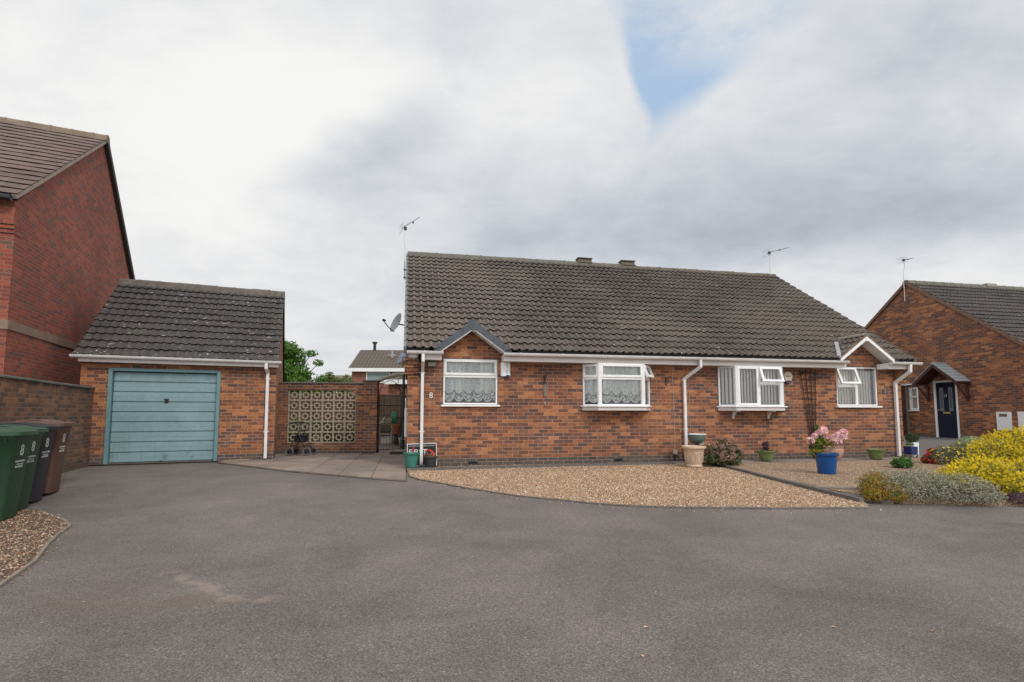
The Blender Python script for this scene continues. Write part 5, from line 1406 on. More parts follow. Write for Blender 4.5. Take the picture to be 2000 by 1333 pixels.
for i in range(4):
    for j in range(2):
        x0 = 3.7 + i * .5; y0 = .7 + j * 1.3
        m.add([(x0, y0, 4.95 + (y0 + .4) * K_ + .06), (x0 + .46, y0, 4.95 + (y0 + .4) * K_ + .06), (x0 + .46, y0 + 1.24, 4.95 + (y0 + 1.64) * K_ + .06), (x0, y0 + 1.24, 4.95 + (y0 + 1.64) * K_ + .06)], [(0, 1, 2, 3)])
m.build('solar_panel', mat('solar_cell_far', (.06, .085, .13), .2), brf)
bw2, r2 = far_house('distant_extension', 'red brick outbuilding with low dark roof behind the garden fence', (-8.55, 36, .0), R(-8), 6, 3.0, 3.35, .7, M_rfar2, [], True)
m = MB(); m.tube([(2.3, -.1, .0), (2.3, -.1, 3.3)], .05, 6); m.build('downpipe', M_upvc, bw2)
ft, r3 = far_house('distant_roof_house', 'low brown roofed house far off beside the tree', (-26.5, 70, .0), R(4), 8, 7.0, 4.6, 1.9, M_rfar, [(2, 4, 2.5, 3.8, 0)])
t = thing('conservatory', 'white framed conservatory roof edge beyond the screen wall', 'conservatory', (-13.6, 38, 0), R(0))
m = MB(); m.box(-.6, 1.0, 0, .1, 2.6, 2.85); m.prism([(-1.2, 2.7), (1.2, 3.2), (1.2, 3.35), (-1.2, 2.85)], 0, .3); m.box(-.1, 0, 0, .1, 0, 2.7); m.build('frame', M_upvc, t)
m = MB(); m.box(-.6, 1.0, .03, .06, 0, 2.6); m.build('glazing', mat('cons_glass', (.2, .24, .24), .1), t)

fn_ = thing('panel_fence', 'dark brown woven panel fence across the back garden', 'fence', (-12.0, 21.6, .1), R(2))
for i in range(7):
    m = MB()
    for k in range(16): m.box(i * 1.83 + .06, i * 1.83 + 1.77, -.02 + .012 * (k % 2), .0 + .012 * (k % 2), .05 + k * .108, .05 + k * .108 + .112)
    for k in range(4): m.box(i * 1.83 + .1 + k * .52, i * 1.83 + .13 + k * .52, -.04, .03, .03, 1.79)
    m.build('fence_panel', M_timber, fn_)
    m = MB(); m.box(i * 1.83 - .05, i * 1.83 + .05, -.05, .05, 0, 1.86); m.build('fence_post', M_timber, fn_)
# garden furniture behind the gate
t = thing('garden_table', 'weathered pale garden table beyond the gate', 'garden table', (-4.30, 17.8, .08), R(8))
m = MB()
for k in range(4): m.box(-.28 + k * .142, -.28 + k * .142 + .13, -.26, .26, .80, .84)
gw_ = mat('grey_wood', rough=.9, fn=dirty((.46, .41, .33), .25, 8))
m.build('tabletop', gw_, t)
for sx in (-.22, .22):
    for sy in (-.2, .2): m = MB(); m.box(sx - .03, sx + .03, sy - .03, sy + .03, 0, .80); m.build('leg', gw_, t)
m = MB(); m.box(-.25, .25, -.245, -.22, .66, .797); m.box(-.25, .25, -.24, .2, .30, .33); m.build('apron', gw_, t)
t = thing('hose_reel', 'green hose reel hanging beside the black veranda post', 'hose reel', HF.W(-.35, 4.15, .98), HF.a)
m = MB(); A = Matrix.Rotation(R(90), 4, 'Y') @ Matrix.Rotation(0, 4, 'Z')
for k in range(4): m.tube([(-.05 + .03 * k, .13 * math.cos(q * .524), .15 * math.sin(q * .524)) for q in range(12)], .020, 6, closed=True)
m.build('hose', mat('hose_green', (.02, .16, .09), .4), t, smooth=True)
m = MB(); m.tube([(-.07, 0, 0), (.07, 0, 0)], [.10, .10], 16); m.build('drum', mat('drum_green', (.10, .22, .17), .5), t)
m = MB(); m.tube([(.0, 0, .0), (.24, .0, .0)], .03, 6); m.build('bracket', M_metal_dark, t)
t = thing('garden_pot', 'small orange terracotta pot beyond the gate', 'plant pot', (-3.80, 17.2, .08), 0)
m = MB(); m.lathe([(.08, 0), (.12, .25), (.14, .26), (.14, .31), (.12, .31), (.11, .27), (.01, .26)], (0, 0, .35), 20); m.build('pot', mat('terracotta_orange', (.42, .13, .06), .8), t, autos=35)
m = MB(); m.tube([(0, 0, 0), (0, 0, .35)], [.10, .05], 8); m.build('stand', M_metal_dark, t)

# ================================================================== BINS
def wheelie_bin(name, label, xf, yc, body, lid, w=.58, h=1.06, digits='8', rz=0.0, sid=1):
    """front faces +x of the garage frame; side with the number faces the camera"""
    p = GF.W(xf - .30, yc); t = thing(name, label, 'bin', (p.x, p.y, gz(p.x, p.y) + .004), GF.a + rz, 'wheelie bins by the boundary wall')
    m = MB(); s_ = w / .58
    prof = [(0.0, .275, .20 * s_, .0), (.10, .28, .205 * s_, .0), (.55, .31, .235 * s_, .01), (.93, .335, .265 * s_, .02), (.955, .350, .285 * s_, .02), (.985, .350, .285 * s_, .02)]
    vs = []; fs = []; nn = 32
    for (z, a, b, ox) in prof:
        for k in range(nn):
            an = 2 * math.pi * k / nn; ca, sa = math.cos(an), math.sin(an)
            ex = .28
            vs.append((ox + a * math.copysign(abs(ca) ** ex, ca), b * math.copysign(abs(sa) ** ex, sa), z * h / 1.06))
    for i in range(len(prof) - 1):
        for k in range(nn): fs.append((i * nn + k, i * nn + (k + 1) % nn, (i + 1) * nn + (k + 1) % nn, (i + 1) * nn + k))
    fs.append(tuple(range(nn))[::-1]); fs.append(tuple(range((len(prof) - 1) * nn, len(prof) * nn)))
    m.add(vs, fs)
    # raised ribs that outline recessed side panels, comb under the rim
    def sidey(z): return -(.20 + .065 * z / .93) * s_
    for (xa, xb, za, zb) in ((-.22, .02, .12, .80), (.09, .21, .10, .52)):
        q = []
        for (x, z) in ((xa, za), (xa, zb - .04), (xa + .03, zb), (xb - .03, zb), (xb, zb - .04), (xb, za)): q.append((x, sidey(z) - .001, z * h / 1.06))
        m.tube(q, .007, 5)
    for k in range(9): m.box(-.27 + k * .068, -.262 + k * .068, -.30 * s_, -.27 * s_, .90 * h / 1.06, .955 * h / 1.06)
    bo = m.build('body', body, t, autos=40)
    m = MB(); zz = .988 * h / 1.06      # lid: rim, domed top, front lip, hinge
    lp = [(.0, .385, .312 * s_), (.045, .385, .312 * s_), (.060, .345, .275 * s_), (.064, .25, .21 * s_), (.080, .225, .185 * s_), (.082, .12, .10 * s_), (.080, .01, .01)]
    vs = []; fs = []
    for (z, a, b) in lp:
        for k in range(nn):
            an = 2 * math.pi * k / nn; ca, sa = math.cos(an), math.sin(an); ex = .30
            vs.append((.025 + a * math.copysign(abs(ca) ** ex, ca), b * math.copysign(abs(sa) ** ex, sa), zz + z))
    for i in range(len(lp) - 1):
        for k in range(nn): fs.append((i * nn + k, i * nn + (k + 1) % nn, (i + 1) * nn + (k + 1) % nn, (i + 1) * nn + k))
    fs.append(tuple(range(nn))[::-1]); fs.append(tuple(range((len(lp) - 1) * nn, len(lp) * nn)))
    m.add(vs, fs)
    m.box(.36, .42, -.13 * s_, .13 * s_, zz + .0, zz + .032)
    for sy in (-.14, .14): m.tube([(.20, sy * s_, zz + .078), (.02, sy * s_, zz + .095), (-.2, sy * s_, zz + .078)], .012, 6)
    m.build('lid', lid, t, autos=35)
    m = MB(); m.tube([(-.37, -.24 * s_, zz - .0), (-.37, .24 * s_, zz - .0)], .018, 8); m.tube([(-.36, -.24 * s_, zz), (-.30, -.24 * s_, zz - .04)], .016, 6); m.tube([(-.36, .24 * s_, zz), (-.30, .24 * s_, zz - .04)], .016, 6); m.build('handle', body, t)
    for sg in (-1, 1):
        m = MB(); m.tube([(-.24, sg * .20 * s_, .10), (-.24, sg * .26 * s_, .10)], .10, 18); m.build('wheel', M_black, t, autos=40)
    m = MB(); tl = Matrix.Translation((.3385, 0, .80 * h / 1.06)) @ Matrix.Rotation(R(4.2), 4, 'Y')      # number and address on the front face
    text_mb(digits, .19, tl @ Matrix.Translation((.006, -.03, 0)) @ Matrix.Rotation(R(90), 4, 'Z') @ TXT, m, .001)
    rn = random.Random(sid)
    for (z, n, hh, y0) in ((-.135, 7, .024, -.15), (-.165, 5, .014, -.11), (-.20, 6, .028, -.14)):
        for k in range(n):
            y = y0 + k * .034; wv = rn.uniform(.014, .026)
            m.box(.0045, .0065, y, y + wv, z, z + hh * rn.uniform(.7, 1), tl)
    m.build('lettering', mat('bin_white', (.50, .53, .50), .6), t, fixn=False)
    return t
M_green = mat('bin_green', rough=.45, fn=dirty((.013, .050, .023), .18, 3, (.05, .10, .06), .25))
M_greenl = mat('bin_green_lid', rough=.4, fn=dirty((.032, .085, .045), .3, 5, (.20, .23, .15), .7))
M_char = mat('bin_charcoal', rough=.5, fn=dirty((.022, .022, .028), .2, 3))
M_brn = mat('bin_brown', rough=.5, fn=dirty((.105, .048, .034), .15, 3, (.16, .10, .08), .3))
M_brnl = mat('bin_brown_lid', rough=.5, fn=dirty((.13, .072, .055), .2, 5, (.22, .17, .14), .4))
wheelie_bin('wheelie_bin', 'nearest dark green wheelie bin with pale scuffed lid and white 8', 1.22, -5.66, M_green, M_greenl, sid=1, rz=R(1))
wheelie_bin('wheelie_bin', 'green wheelie bin squeezed between the nearest green and the black one', 1.10, -5.04, M_green, M_greenl, sid=2)
wheelie_bin('wheelie_bin', 'narrow black wheelie bin with white 8 in front of the brown one', 1.03, -4.42, M_char, M_char, w=.50, sid=3, rz=R(-1))
wheelie_bin('wheelie_bin', 'brown wheelie bin with brown lid, closest to the garage', 1.02, -3.84, M_brn, M_brnl, sid=4, rz=R(1))

# ================================================================== ROLLATOR
rp = SF.W(1.30, -.62); t = thing('rollator', 'black folding rollator walker standing before the screen wall', 'walking aid', (rp.x, rp.y, .012), R(2))
M_tyre = mat('tyre_grey', (.13, .13, .13), .8); M_rblack = mat('rollator_black', (.018, .018, .022), .35)
for (x, y) in ((-.22, -.24), (.22, -.24), (-.22, .22), (.24, .22)):
    m = MB(); m.tube([(x + .092 * math.cos(k * math.pi / 12), y, .105 + .092 * math.sin(k * math.pi / 12)) for k in range(24)], .014, 6, closed=True); wh = m.build('wheel', M_tyre, t, smooth=True)
    m = MB(); m.tube([(x, y - .015, .10), (x, y + .015, .10)], .062, 16); m.tube([(x, y - .028, .10), (x, y + .028, .10)], .018, 8); m.build('hub', M_rblack, wh, autos=40)
for y in (-.22, .20):
    m = MB()
    m.tube([(.22, y, .11), (.17, y, .22), (.0, y, .52), (-.02, y, .62)], .014, 8)
    m.tube([(-.22, y, .11), (-.21, y, .24), (-.06, y, .50), (.0, y, .62), (.02, y, .80)], .013, 8)
    m.tube([(-.20, y, .26), (.17, y, .22)], .007, 6)
    m.build('side_frame', M_rblack, t)
    m = MB(); m.tube([(.03, y, .78), (.01, y, .84), (-.06, y, .86)], .012, 8); m.tube([(-.05, y, .86), (-.20, y, .84)], .019, 8); m.tube([(-.02, y + .0, .80), (-.12, y, .79), (-.20, y, .775)], .006, 5); m.build('handle', M_black, t)
m = MB(); m.box(-.10, .12, -.20, .18, .50, .535); m.build('seat', M_rblack, t, bevel=.012)
m = MB(); m.prism([(-.13, .33), (.10, .33), (.13, .50), (-.14, .50)], -.17, .15); m.build('bag', mat('bag_navy', rough=.8, fn=dirty((.014, .014, .024), .3, 9)), t, bevel=.02)
m = MB(); m.tube([(-.01, -.22, .62), (-.01, .20, .62)], .012, 6); m.tube([(.18, -.22, .21), (.18, .20, .21)], .010, 6); m.tube([(-.17, -.22, .25), (-.17, .20, .25)], .010, 6); m.build('cross_bar', M_rblack, t)
m = MB(); m.lathe([(.001, 0), (.012, .006), (.012, .016), (.001, .02)], (.11, -.235, .80), 10); m.tube([(.02, -.22, .74), (.11, -.235, .81)], .006, 5); m.build('bell', M_grey_pl, t)

# ================================================================== SIGN, POTS, PLANTS
t = fixed('sign_board', 'black board reading F1RST with a red swoosh leaning behind the left downpipe', 'sign', .32, -.010, .012)
t.rotation_euler = (0, R(-1.2), HF.a)
m = MB(); m.box(-.305, .305, -.004, .004, 0, .47); m.build('panel', mat('sign_white', (.68, .66, .62), .5), t)
m = MB(); m.box(-.288, .288, -.006, -.004, .015, .452); m.build('face', mat('sign_black', (.010, .009, .014), .35), t)
sw = mat('sign_letter_white', (.70, .70, .70), .5); sr = mat('sign_letter_red', (.62, .012, .018), .5)
m = MB()
for i, (c, x) in enumerate((('F', -.235), ('R', -.115), ('S', -.03), ('T', .055))): text_mb(c, .15, Matrix.Translation((x, -.008, .29)) @ Matrix.Scale(1.2, 4, (1, 0, 0)) @ TXT, m, .001)
text_mb('ANOTHER QUALITY INSTALLATION BY', .030, Matrix.Translation((0, -.008, .415)) @ TXT, m, .0006)
m.build('lettering', sw, t, fixn=False)
m = text_mb('1', .20, Matrix.Translation((-.175, -.010, .325)) @ Matrix.Scale(1.15, 4, (1, 0, 0)) @ TXT, extrude=.001); m.build('numeral', sr, t, fixn=False)
m = MB(); outer = []; inn = []
for k in range(15):
    a = R(112) - R(224) * k / 14
    outer.append((.12 + .145 * math.cos(a), .22 + .125 * math.sin(a))); inn.append((.10 + .12 * math.cos(a), .215 + .10 * math.sin(a)))
for k in range(14):
    tp = min(1, .25 + math.sin(math.pi * (k + .5) / 14))
    m.add([(outer[k][0], -.0075, outer[k][1]), (outer[k + 1][0], -.0075, outer[k + 1][1]), (inn[k + 1][0], -.0075, inn[k + 1][1]), (inn[k][0], -.0075, inn[k][1])], [(0, 1, 2, 3)])
m.build('swoosh', sr, t)

def gpt(x, y, F=HF, dz=0): p = F.W(x, y); return (p.x, p.y, gz(p.x, p.y) + dz)
def leaf_mat(name, stops, trans=.25, rough=.55):
    m_ = bpy.data.materials.new(name); m_.use_nodes = True; T = NT(m_.node_tree); b = T.n['Principled BSDF']
    c = T.ramp(T.island(), stops)
    c = T.mix(1.0, c, T.ramp(T.noise(T.obj(), 7, 3), [(.3, .8), (.7, 1.2)]), 'MULTIPLY')
    T.set(b.inputs['Base Color'], c); b.inputs['Roughness'].default_value = rough
    tl = T.node('ShaderNodeBsdfTranslucent'); T.set(tl.inputs[0], c)
    mx = T.node('ShaderNodeMixShader'); mx.inputs[0].default_value = trans
    out = T.n['Material Output']; T.l.new(b.outputs[0], mx.inputs[1]); T.l.new(tl.outputs[0], mx.inputs[2]); T.l.new(mx.outputs[0], out.inputs[0])
    return m_
def leaves(mb, blobs, n, ll, lw, seed, shell=.55, lump=.25, up=.3, fold=.25, zmin=None, tuft=0, tr=.05):
    """small folded leaves scattered in lumpy ellipsoids; blobs (cx,cy,cz,rx,ry,rz)"""
    rg = np.random.default_rng(seed)
    wts = np.array([b[3] * b[4] + b[4] * b[5] + b[3] * b[5] for b in blobs]); wts = wts / wts.sum()
    idx = rg.choice(len(blobs), n, p=wts); B = np.array(blobs)[idx]
    dirs = rg.normal(size=(n, 3)); dirs /= np.linalg.norm(dirs, axis=1)[:, None]
    ph = rg.uniform(0, 6, (4, 3)); fq = rg.uniform(2.2, 5.0, (4, 3))
    lf = np.zeros(n)
    for k in range(4): lf += np.sin((dirs * fq[k] + ph[k] + idx[:, None] * 1.3).sum(1))
    rad = (shell + (1 - shell) * rg.random(n) ** .6) * (1 + lump * lf / 4)
    P = B[:, :3] + dirs * B[:, 3:6] * rad[:, None]
    if tuft:       # gather the leaves into sprigs that radiate outward
        ti = rg.integers(0, tuft, n); q = rg.random(n)[:, None]
        sp_ = dirs[ti] + rg.normal(size=(tuft, 3))[ti] * .35; sp_[:, 2] += up * .6; sp_ /= np.linalg.norm(sp_, axis=1)[:, None]
        P = P[ti] + sp_ * q * tr * 1.6 + rg.normal(size=(n, 3)) * tr * .22 * (1.15 - q); dirs = sp_
    if zmin is not None: P[:, 2] = np.maximum(P[:, 2], zmin + rg.random(n) * .03)
    nr = dirs * .8 + rg.normal(size=(n, 3)) * .6; nr[:, 2] += up; nr /= np.linalg.norm(nr, axis=1)[:, None]
    tg = np.cross(nr, rg.normal(size=(n, 3))); tg /= np.linalg.norm(tg, axis=1)[:, None]
    bt = np.cross(nr, tg)
    L = ll * rg.uniform(.6, 1.25, n)[:, None]; Wd = lw * rg.uniform(.7, 1.2, n)[:, None]
    v0 = P - tg * L / 2; v1 = P + bt * Wd / 2 + nr * Wd * fold; v2 = P + tg * L / 2; v3 = P - bt * Wd / 2 + nr * Wd * fold
    V = np.stack([v0, v1, v2, v3], 1).reshape(-1, 3)
    o = len(mb.v); mb.v.extend(map(tuple, V.tolist()))
    for i in range(n):
        k = o + i * 4; mb.f.append([k, k + 1, k + 2, k + 3]); mb.mi.append(mb.cur)
    return mb
M_stem = mat('stem', (.09, .06, .04), .8)
def stems(mb, blobs, n, seed, base=(0, 0, 0), r=.006):
    rn = random.Random(seed)
    for k in range(n):
        b = rn.choice(blobs); e = Vector((b[0] + rn.uniform(-.6, .6) * b[3], b[1] + rn.uniform(-.6, .6) * b[4], b[2] + rn.uniform(-.1, .5) * b[5]))
        s_ = Vector((base[0] + rn.uniform(-.04, .04), base[1] + rn.uniform(-.04, .04), base[2])); mid = (s_ + e) / 2 + Vector((rn.uniform(-.03, .03), rn.uniform(-.03, .03), .02))
        mb.tube([s_, mid, e], [r, r * .75, r * .4], 4)
    return mb
def bush(name, label, cat, loc, blobs, n, ll, lw, mt, seed, group=None, extra=(), rz=0, **kw):
    t = thing(name, label, cat, loc, rz, group)
    leaves(MB(), blobs, n, ll, lw, seed, zmin=0, **kw).build('foliage', mt, t, fixn=False)
    bx = sum(b[0] for b in blobs) / len(blobs); by = sum(b[1] for b in blobs) / len(blobs)
    stems(MB(), blobs, 26, seed, (bx, by, 0)).build('stem', M_stem, t)
    for (nm, nn, l2, w2, m2, kw2) in extra:
        leaves(MB(), blobs, nn, l2, w2, seed + 50, zmin=.02, **kw2).build(nm, m2, t, fixn=False)
    return t
L_yel = leaf_mat('golden_leaf', [(0, (.64, .48, .015)), (.3, (.88, .70, .02)), (.7, (.96, .83, .04)), (.95, (.97, .90, .12)), (1, (.50, .50, .03))], .5)
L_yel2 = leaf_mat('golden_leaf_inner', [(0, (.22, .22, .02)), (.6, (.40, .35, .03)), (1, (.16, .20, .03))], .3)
L_grey = leaf_mat('silver_leaf', [(0, (.10, .15, .05)), (.15, (.20, .24, .12)), (.35, (.38, .38, .27)), (.6, (.52, .49, .40)), (.8, (.62, .44, .38)), (.9, (.14, .22, .06)), (1, (.70, .67, .58))], .2)
L_or = leaf_mat('orange_leaf', [(0, (.16, .19, .02)), (.3, (.36, .32, .03)), (.6, (.55, .30, .03)), (.9, (.62, .20, .06)), (1, (.12, .17, .02))], .3)
L_ol2 = leaf_mat('olive_inner', [(0, (.10, .15, .02)), (.5, (.24, .27, .03)), (1, (.40, .36, .04))], .3)
L_tip = leaf_mat('copper_tip', [(0, (.55, .18, .05)), (.6, (.68, .30, .08)), (1, (.60, .38, .06))], .3)
L_gr = leaf_mat('green_leaf', [(0, (.03, .10, .015)), (.5, (.06, .18, .03)), (1, (.12, .26, .05))], .3)
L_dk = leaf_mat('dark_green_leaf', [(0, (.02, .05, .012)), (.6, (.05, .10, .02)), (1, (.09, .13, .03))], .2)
L_tree = leaf_mat('maple_leaf', [(0, (.055, .13, .015)), (.5, (.11, .23, .03)), (1, (.19, .33, .05))], .4)
L_hedge = leaf_mat('hedge_leaf', [(0, (.06, .10, .012)), (.5, (.13, .18, .025)), (1, (.22, .25, .04))], .3)
L_pale = leaf_mat('pale_leaf', [(0, (.22, .28, .12)), (.5, (.36, .42, .22)), (1, (.46, .50, .30))], .3)
L_purp = leaf_mat('purple_leaf', [(0, (.04, .018, .032)), (.6, (.10, .045, .085)), (1, (.17, .09, .14))], .2)
L_red = leaf_mat('red_petal', [(0, (.45, .02, .02)), (1, (.75, .05, .04))], .25)
L_yf = leaf_mat('yellow_petal', [(0, (.65, .48, .02)), (1, (.85, .70, .06))], .25)
L_olive = leaf_mat('olive_leaf', [(0, (.06, .07, .04)), (.5, (.14, .15, .09)), (1, (.24, .24, .16))], .2)
L_hyd = leaf_mat('hydrangea_leaf', [(0, (.035, .06, .012)), (.55, (.08, .11, .025)), (.8, (.14, .07, .035)), (1, (.10, .16, .03))], .2)
L_hydf = leaf_mat('dried_petal', [(0, (.24, .12, .085)), (.5, (.40, .24, .18)), (1, (.52, .36, .28))], .2)
L_pink = leaf_mat('pink_petal', [(0, (.72, .28, .34)), (.3, (.84, .48, .52)), (.7, (.90, .68, .68)), (1, (.88, .72, .62))], .35)
L_ygr = leaf_mat('yellowing_leaf', [(0, (.08, .11, .015)), (.5, (.22, .25, .02)), (.8, (.45, .36, .03)), (1, (.60, .28, .03))], .3)

# large mixed shrubs on the right
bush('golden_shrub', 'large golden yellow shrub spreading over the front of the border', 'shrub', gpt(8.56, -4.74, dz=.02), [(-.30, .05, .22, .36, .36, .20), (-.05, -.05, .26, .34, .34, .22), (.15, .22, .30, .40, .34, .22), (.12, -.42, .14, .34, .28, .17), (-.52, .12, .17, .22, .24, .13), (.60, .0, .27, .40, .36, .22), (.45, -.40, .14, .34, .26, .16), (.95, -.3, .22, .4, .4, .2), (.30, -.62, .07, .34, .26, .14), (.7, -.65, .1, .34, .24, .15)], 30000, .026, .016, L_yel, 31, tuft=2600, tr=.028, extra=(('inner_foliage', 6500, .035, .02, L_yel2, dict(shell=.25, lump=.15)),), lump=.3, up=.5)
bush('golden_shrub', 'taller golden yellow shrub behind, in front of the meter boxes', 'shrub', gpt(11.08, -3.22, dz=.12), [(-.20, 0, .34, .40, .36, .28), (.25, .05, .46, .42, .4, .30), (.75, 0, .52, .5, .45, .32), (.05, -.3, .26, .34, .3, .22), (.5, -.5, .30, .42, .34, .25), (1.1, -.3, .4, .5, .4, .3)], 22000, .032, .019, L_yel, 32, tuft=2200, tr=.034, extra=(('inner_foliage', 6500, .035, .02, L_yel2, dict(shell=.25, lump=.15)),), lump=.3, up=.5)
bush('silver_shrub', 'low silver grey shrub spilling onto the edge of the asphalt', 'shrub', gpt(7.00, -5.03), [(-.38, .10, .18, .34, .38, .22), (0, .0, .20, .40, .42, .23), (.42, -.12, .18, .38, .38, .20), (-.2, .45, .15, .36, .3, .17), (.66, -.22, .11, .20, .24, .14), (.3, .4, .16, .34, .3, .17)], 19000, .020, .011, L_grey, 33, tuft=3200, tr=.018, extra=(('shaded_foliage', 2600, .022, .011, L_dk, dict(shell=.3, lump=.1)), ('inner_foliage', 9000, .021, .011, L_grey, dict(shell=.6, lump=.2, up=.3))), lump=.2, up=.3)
bush('heather_bush', 'small orange tipped bush at the corner of the gravel bed', 'bush', gpt(6.42, -4.90), [(-.03, .02, .16, .19, .19, .19), (.12, -.08, .10, .2, .17, .13), (-.12, -.1, .09, .14, .13, .11), (.05, .08, .17, .15, .15, .17)], 8500, .020, .010, L_or, 34, tuft=1100, tr=.022, extra=(('inner_foliage', 4500, .020, .011, L_ol2, dict(shell=.5, lump=.25)), ('shoot_tips', 1500, .018, .010, L_tip, dict(shell=.97, lump=.25, up=1.0))), lump=.3, up=.6)
bush('flowering_bush', 'grey green bush dotted with small yellow flowers by the side path', 'bush', gpt(11.62, -1.90), [(-.22, 0, .22, .28, .28, .20), (.12, 0, .27, .30, .3, .22), (.42, -.05, .27, .30, .28, .22), (-.02, -.25, .14, .26, .2, .14)], 6500, .040, .018, L_olive, 35, extra=(('flowering_tips', 650, .045, .045, L_yf, dict(shell=.93, lump=.22, up=.4)),), lump=.22)
bush('pale_shrub', 'pale variegated shrub between the golden shrub and the gable', 'shrub', gpt(13.35, -1.0), [(-.1, 0, .28, .34, .3, .24)], 2200, .055, .024, L_pale, 36, lump=.3)
bush('azalea', 'bright red flowering plant at the left edge of the far border', 'plant', gpt(11.22, -1.62), [(0, 0, .12, .14, .14, .12), (.16, .1, .22, .12, .12, .12)], 500, .05, .025, L_dk, 37, extra=(('flowering_tips', 260, .055, .050, L_red, dict(shell=.85, lump=.3, up=.3)),))
bush('purple_heather', 'dark purple heather tucked into the golden shrub at the right edge', 'plant', gpt(9.62, -4.62, dz=.08), [(0, 0, .16, .28, .2, .16), (.3, 0, .2, .25, .2, .18)], 2600, .028, .014, L_purp, 38)
bush('purple_heather', 'low purple plant under the golden shrub beside the asphalt', 'plant', gpt(8.15, -5.48), [(0, 0, .06, .28, .2, .09), (.35, -.05, .08, .3, .2, .1)], 2600, .028, .014, L_purp, 39)
# small leafy green plant in the gravel
t = thing('green_plant', 'small bright green leafy plant growing in the gravel', 'plant', gpt(9.85, -2.2, dz=.03), 0)
m = MB(); rn = random.Random(4)
for k in range(46):
    a = rn.uniform(0, 6.28); ln = rn.uniform(.16, .38); el = rn.uniform(.35, 1.4)
    p0 = Vector((rn.uniform(-.05, .05), rn.uniform(-.05, .05), 0)); d_ = Vector((math.cos(a) * math.cos(el), math.sin(a) * math.cos(el), math.sin(el)))
    sd = Vector((-math.sin(a), math.cos(a), 0)) * ln * .16
    p1 = p0 + d_ * ln * .55; p2 = p0 + d_ * ln + Vector((0, 0, -.04 * ln / .2))
    m.add([p0, p1 + sd, p2, p1 - sd, p1 - Vector((0, 0, .008))], [(0, 1, 4), (1, 2, 4), (2, 3, 4), (3, 0, 4)])
m.build('foliage', L_gr, t, fixn=False)
leaves(MB(), [(0, 0, .08, .2, .2, .09)], 500, .05, .02, 5, zmin=0).build('lower_foliage', L_gr, t, fixn=False)

# hydrangea with dried heads
t = thing('hydrangea', 'bushy hydrangea with brownish pink dried heads beside the stone urn', 'shrub', gpt(6.47, -1.10), 0)
hb = [(-.18, 0, .24, .26, .22, .22), (.10, .02, .32, .27, .22, .26), (.26, -.02, .20, .22, .2, .2), (0, -.08, .16, .3, .2, .16)]
leaves(MB(), hb, 1500, .075, .036, 41, zmin=0, lump=.2).build('foliage', L_hyd, t, fixn=False)
stems(MB(), hb, 24, 41).build('stem', M_stem, t)
rn = random.Random(9)
for k in range(46):
    b = hb[k % 4]; a = rn.uniform(0, 6.28); e = rn.uniform(-.1, 1.3)
    c = Vector((b[0] + b[3] * math.cos(a) * math.cos(e), b[1] - abs(b[4] * math.sin(a) * math.cos(e)) * rn.choice((1, 1, .3)), b[2] + b[5] * math.sin(e)))
    rr__ = rn.uniform(.045, .070)
    leaves(MB(), [(c.x, c.y, max(.05, c.z), rr__, rr__, rr__ * .75)], 95, .026, .022, 100 + k, shell=.8, lump=.1).build('flower_head', L_hydf, t, fixn=False)

def pot(name, label, cat, loc, prof, mt, soil_r=None, soil_z=None, n=36, scale=1.0, loc_rz=0):
    t = thing(name, label, cat, loc, loc_rz)
    m = MB(); m.lathe([(r * scale, z * scale) for r, z in prof], (0, 0, 0), n); m.build('pot', mt, t, autos=35)
    if soil_r: m = MB(); m.lathe([(.001, soil_z), (soil_r, soil_z), (soil_r, soil_z - .01), (.001, soil_z - .01)], (0, 0, 0), 20, cap=False); m.build('soil', M_soil, t)
    return t
M_urn = mat('cream_stoneware', rough=.7, fn=dirty((.60, .44, .31), .12, 5, (.36, .27, .18), .25))
t = pot('urn_planter', 'large cream stone effect planter with arched panels below the middle downpipe', 'planter', gpt(5.90, -1.05), [(.155, 0), (.165, .015), (.160, .035), (.150, .05), (.158, .07), (.165, .09), (.20, .33), (.203, .345), (.215, .355), (.225, .37), (.245, .385), (.25, .405), (.245, .425), (.225, .43), (.21, .40), (.19, .38), (.02, .37)], M_urn, .20, .385)
m = MB()
for k in range(10):
    a0 = 2 * math.pi * k / 10
    q = []
    for (da, z) in ((-.20, .12), (-.20, .24), (-.13, .285), (0, .305), (.13, .285), (.20, .24), (.20, .12), (.12, .10), (-.12, .10)):
        r = .165 + (.20 - .165) * (z - .09) / .24 + .004; q.append((r * math.cos(a0 + da), r * math.sin(a0 + da), z))
    m.tube(q, .0065, 5, closed=True)
m.tube([(.206 * math.cos(k * .2618), .206 * math.sin(k * .2618), .335) for k in range(24)], .006, 5, closed=True)
m.build('relief', M_urn, t, smooth=True)
t = thing('stone_bowl', 'green grey pedestal bowl with white rim behind the cream planter', 'bowl planter', gpt(6.30, -.52), 0)
m = MB(); m.lathe([(.07, .0), (.07, .03), (.04, .06), (.035, .40), (.06, .43), (.11, .45), (.165, .50), (.185, .58), (.188, .63), (.17, .63), (.16, .56), (.02, .52)], (0, 0, 0), 28); m.build('bowl', mat('bowl_green', rough=.6, fn=dirty((.13, .175, .145), .25, 8, (.22, .22, .16), .4)), t, autos=40)
m = MB(); m.lathe([(.190, .628), (.198, .635), (.198, .65), (.172, .65), (.172, .63)], (0, 0, 0), 28); m.build('rim', M_upvc, t)
m = MB(); m.tube([(.13, -.03, .42), (.13, -.03, .70)], .009, 6); m.box(.02, .12, -.10, -.04, .42, .48); m.build('bird_feeder', M_grey_pl, t)
M_olivepot = mat('olive_glaze', rough=.35, fn=dirty((.15, .20, .065), .2, 7, (.24, .22, .11), .6))
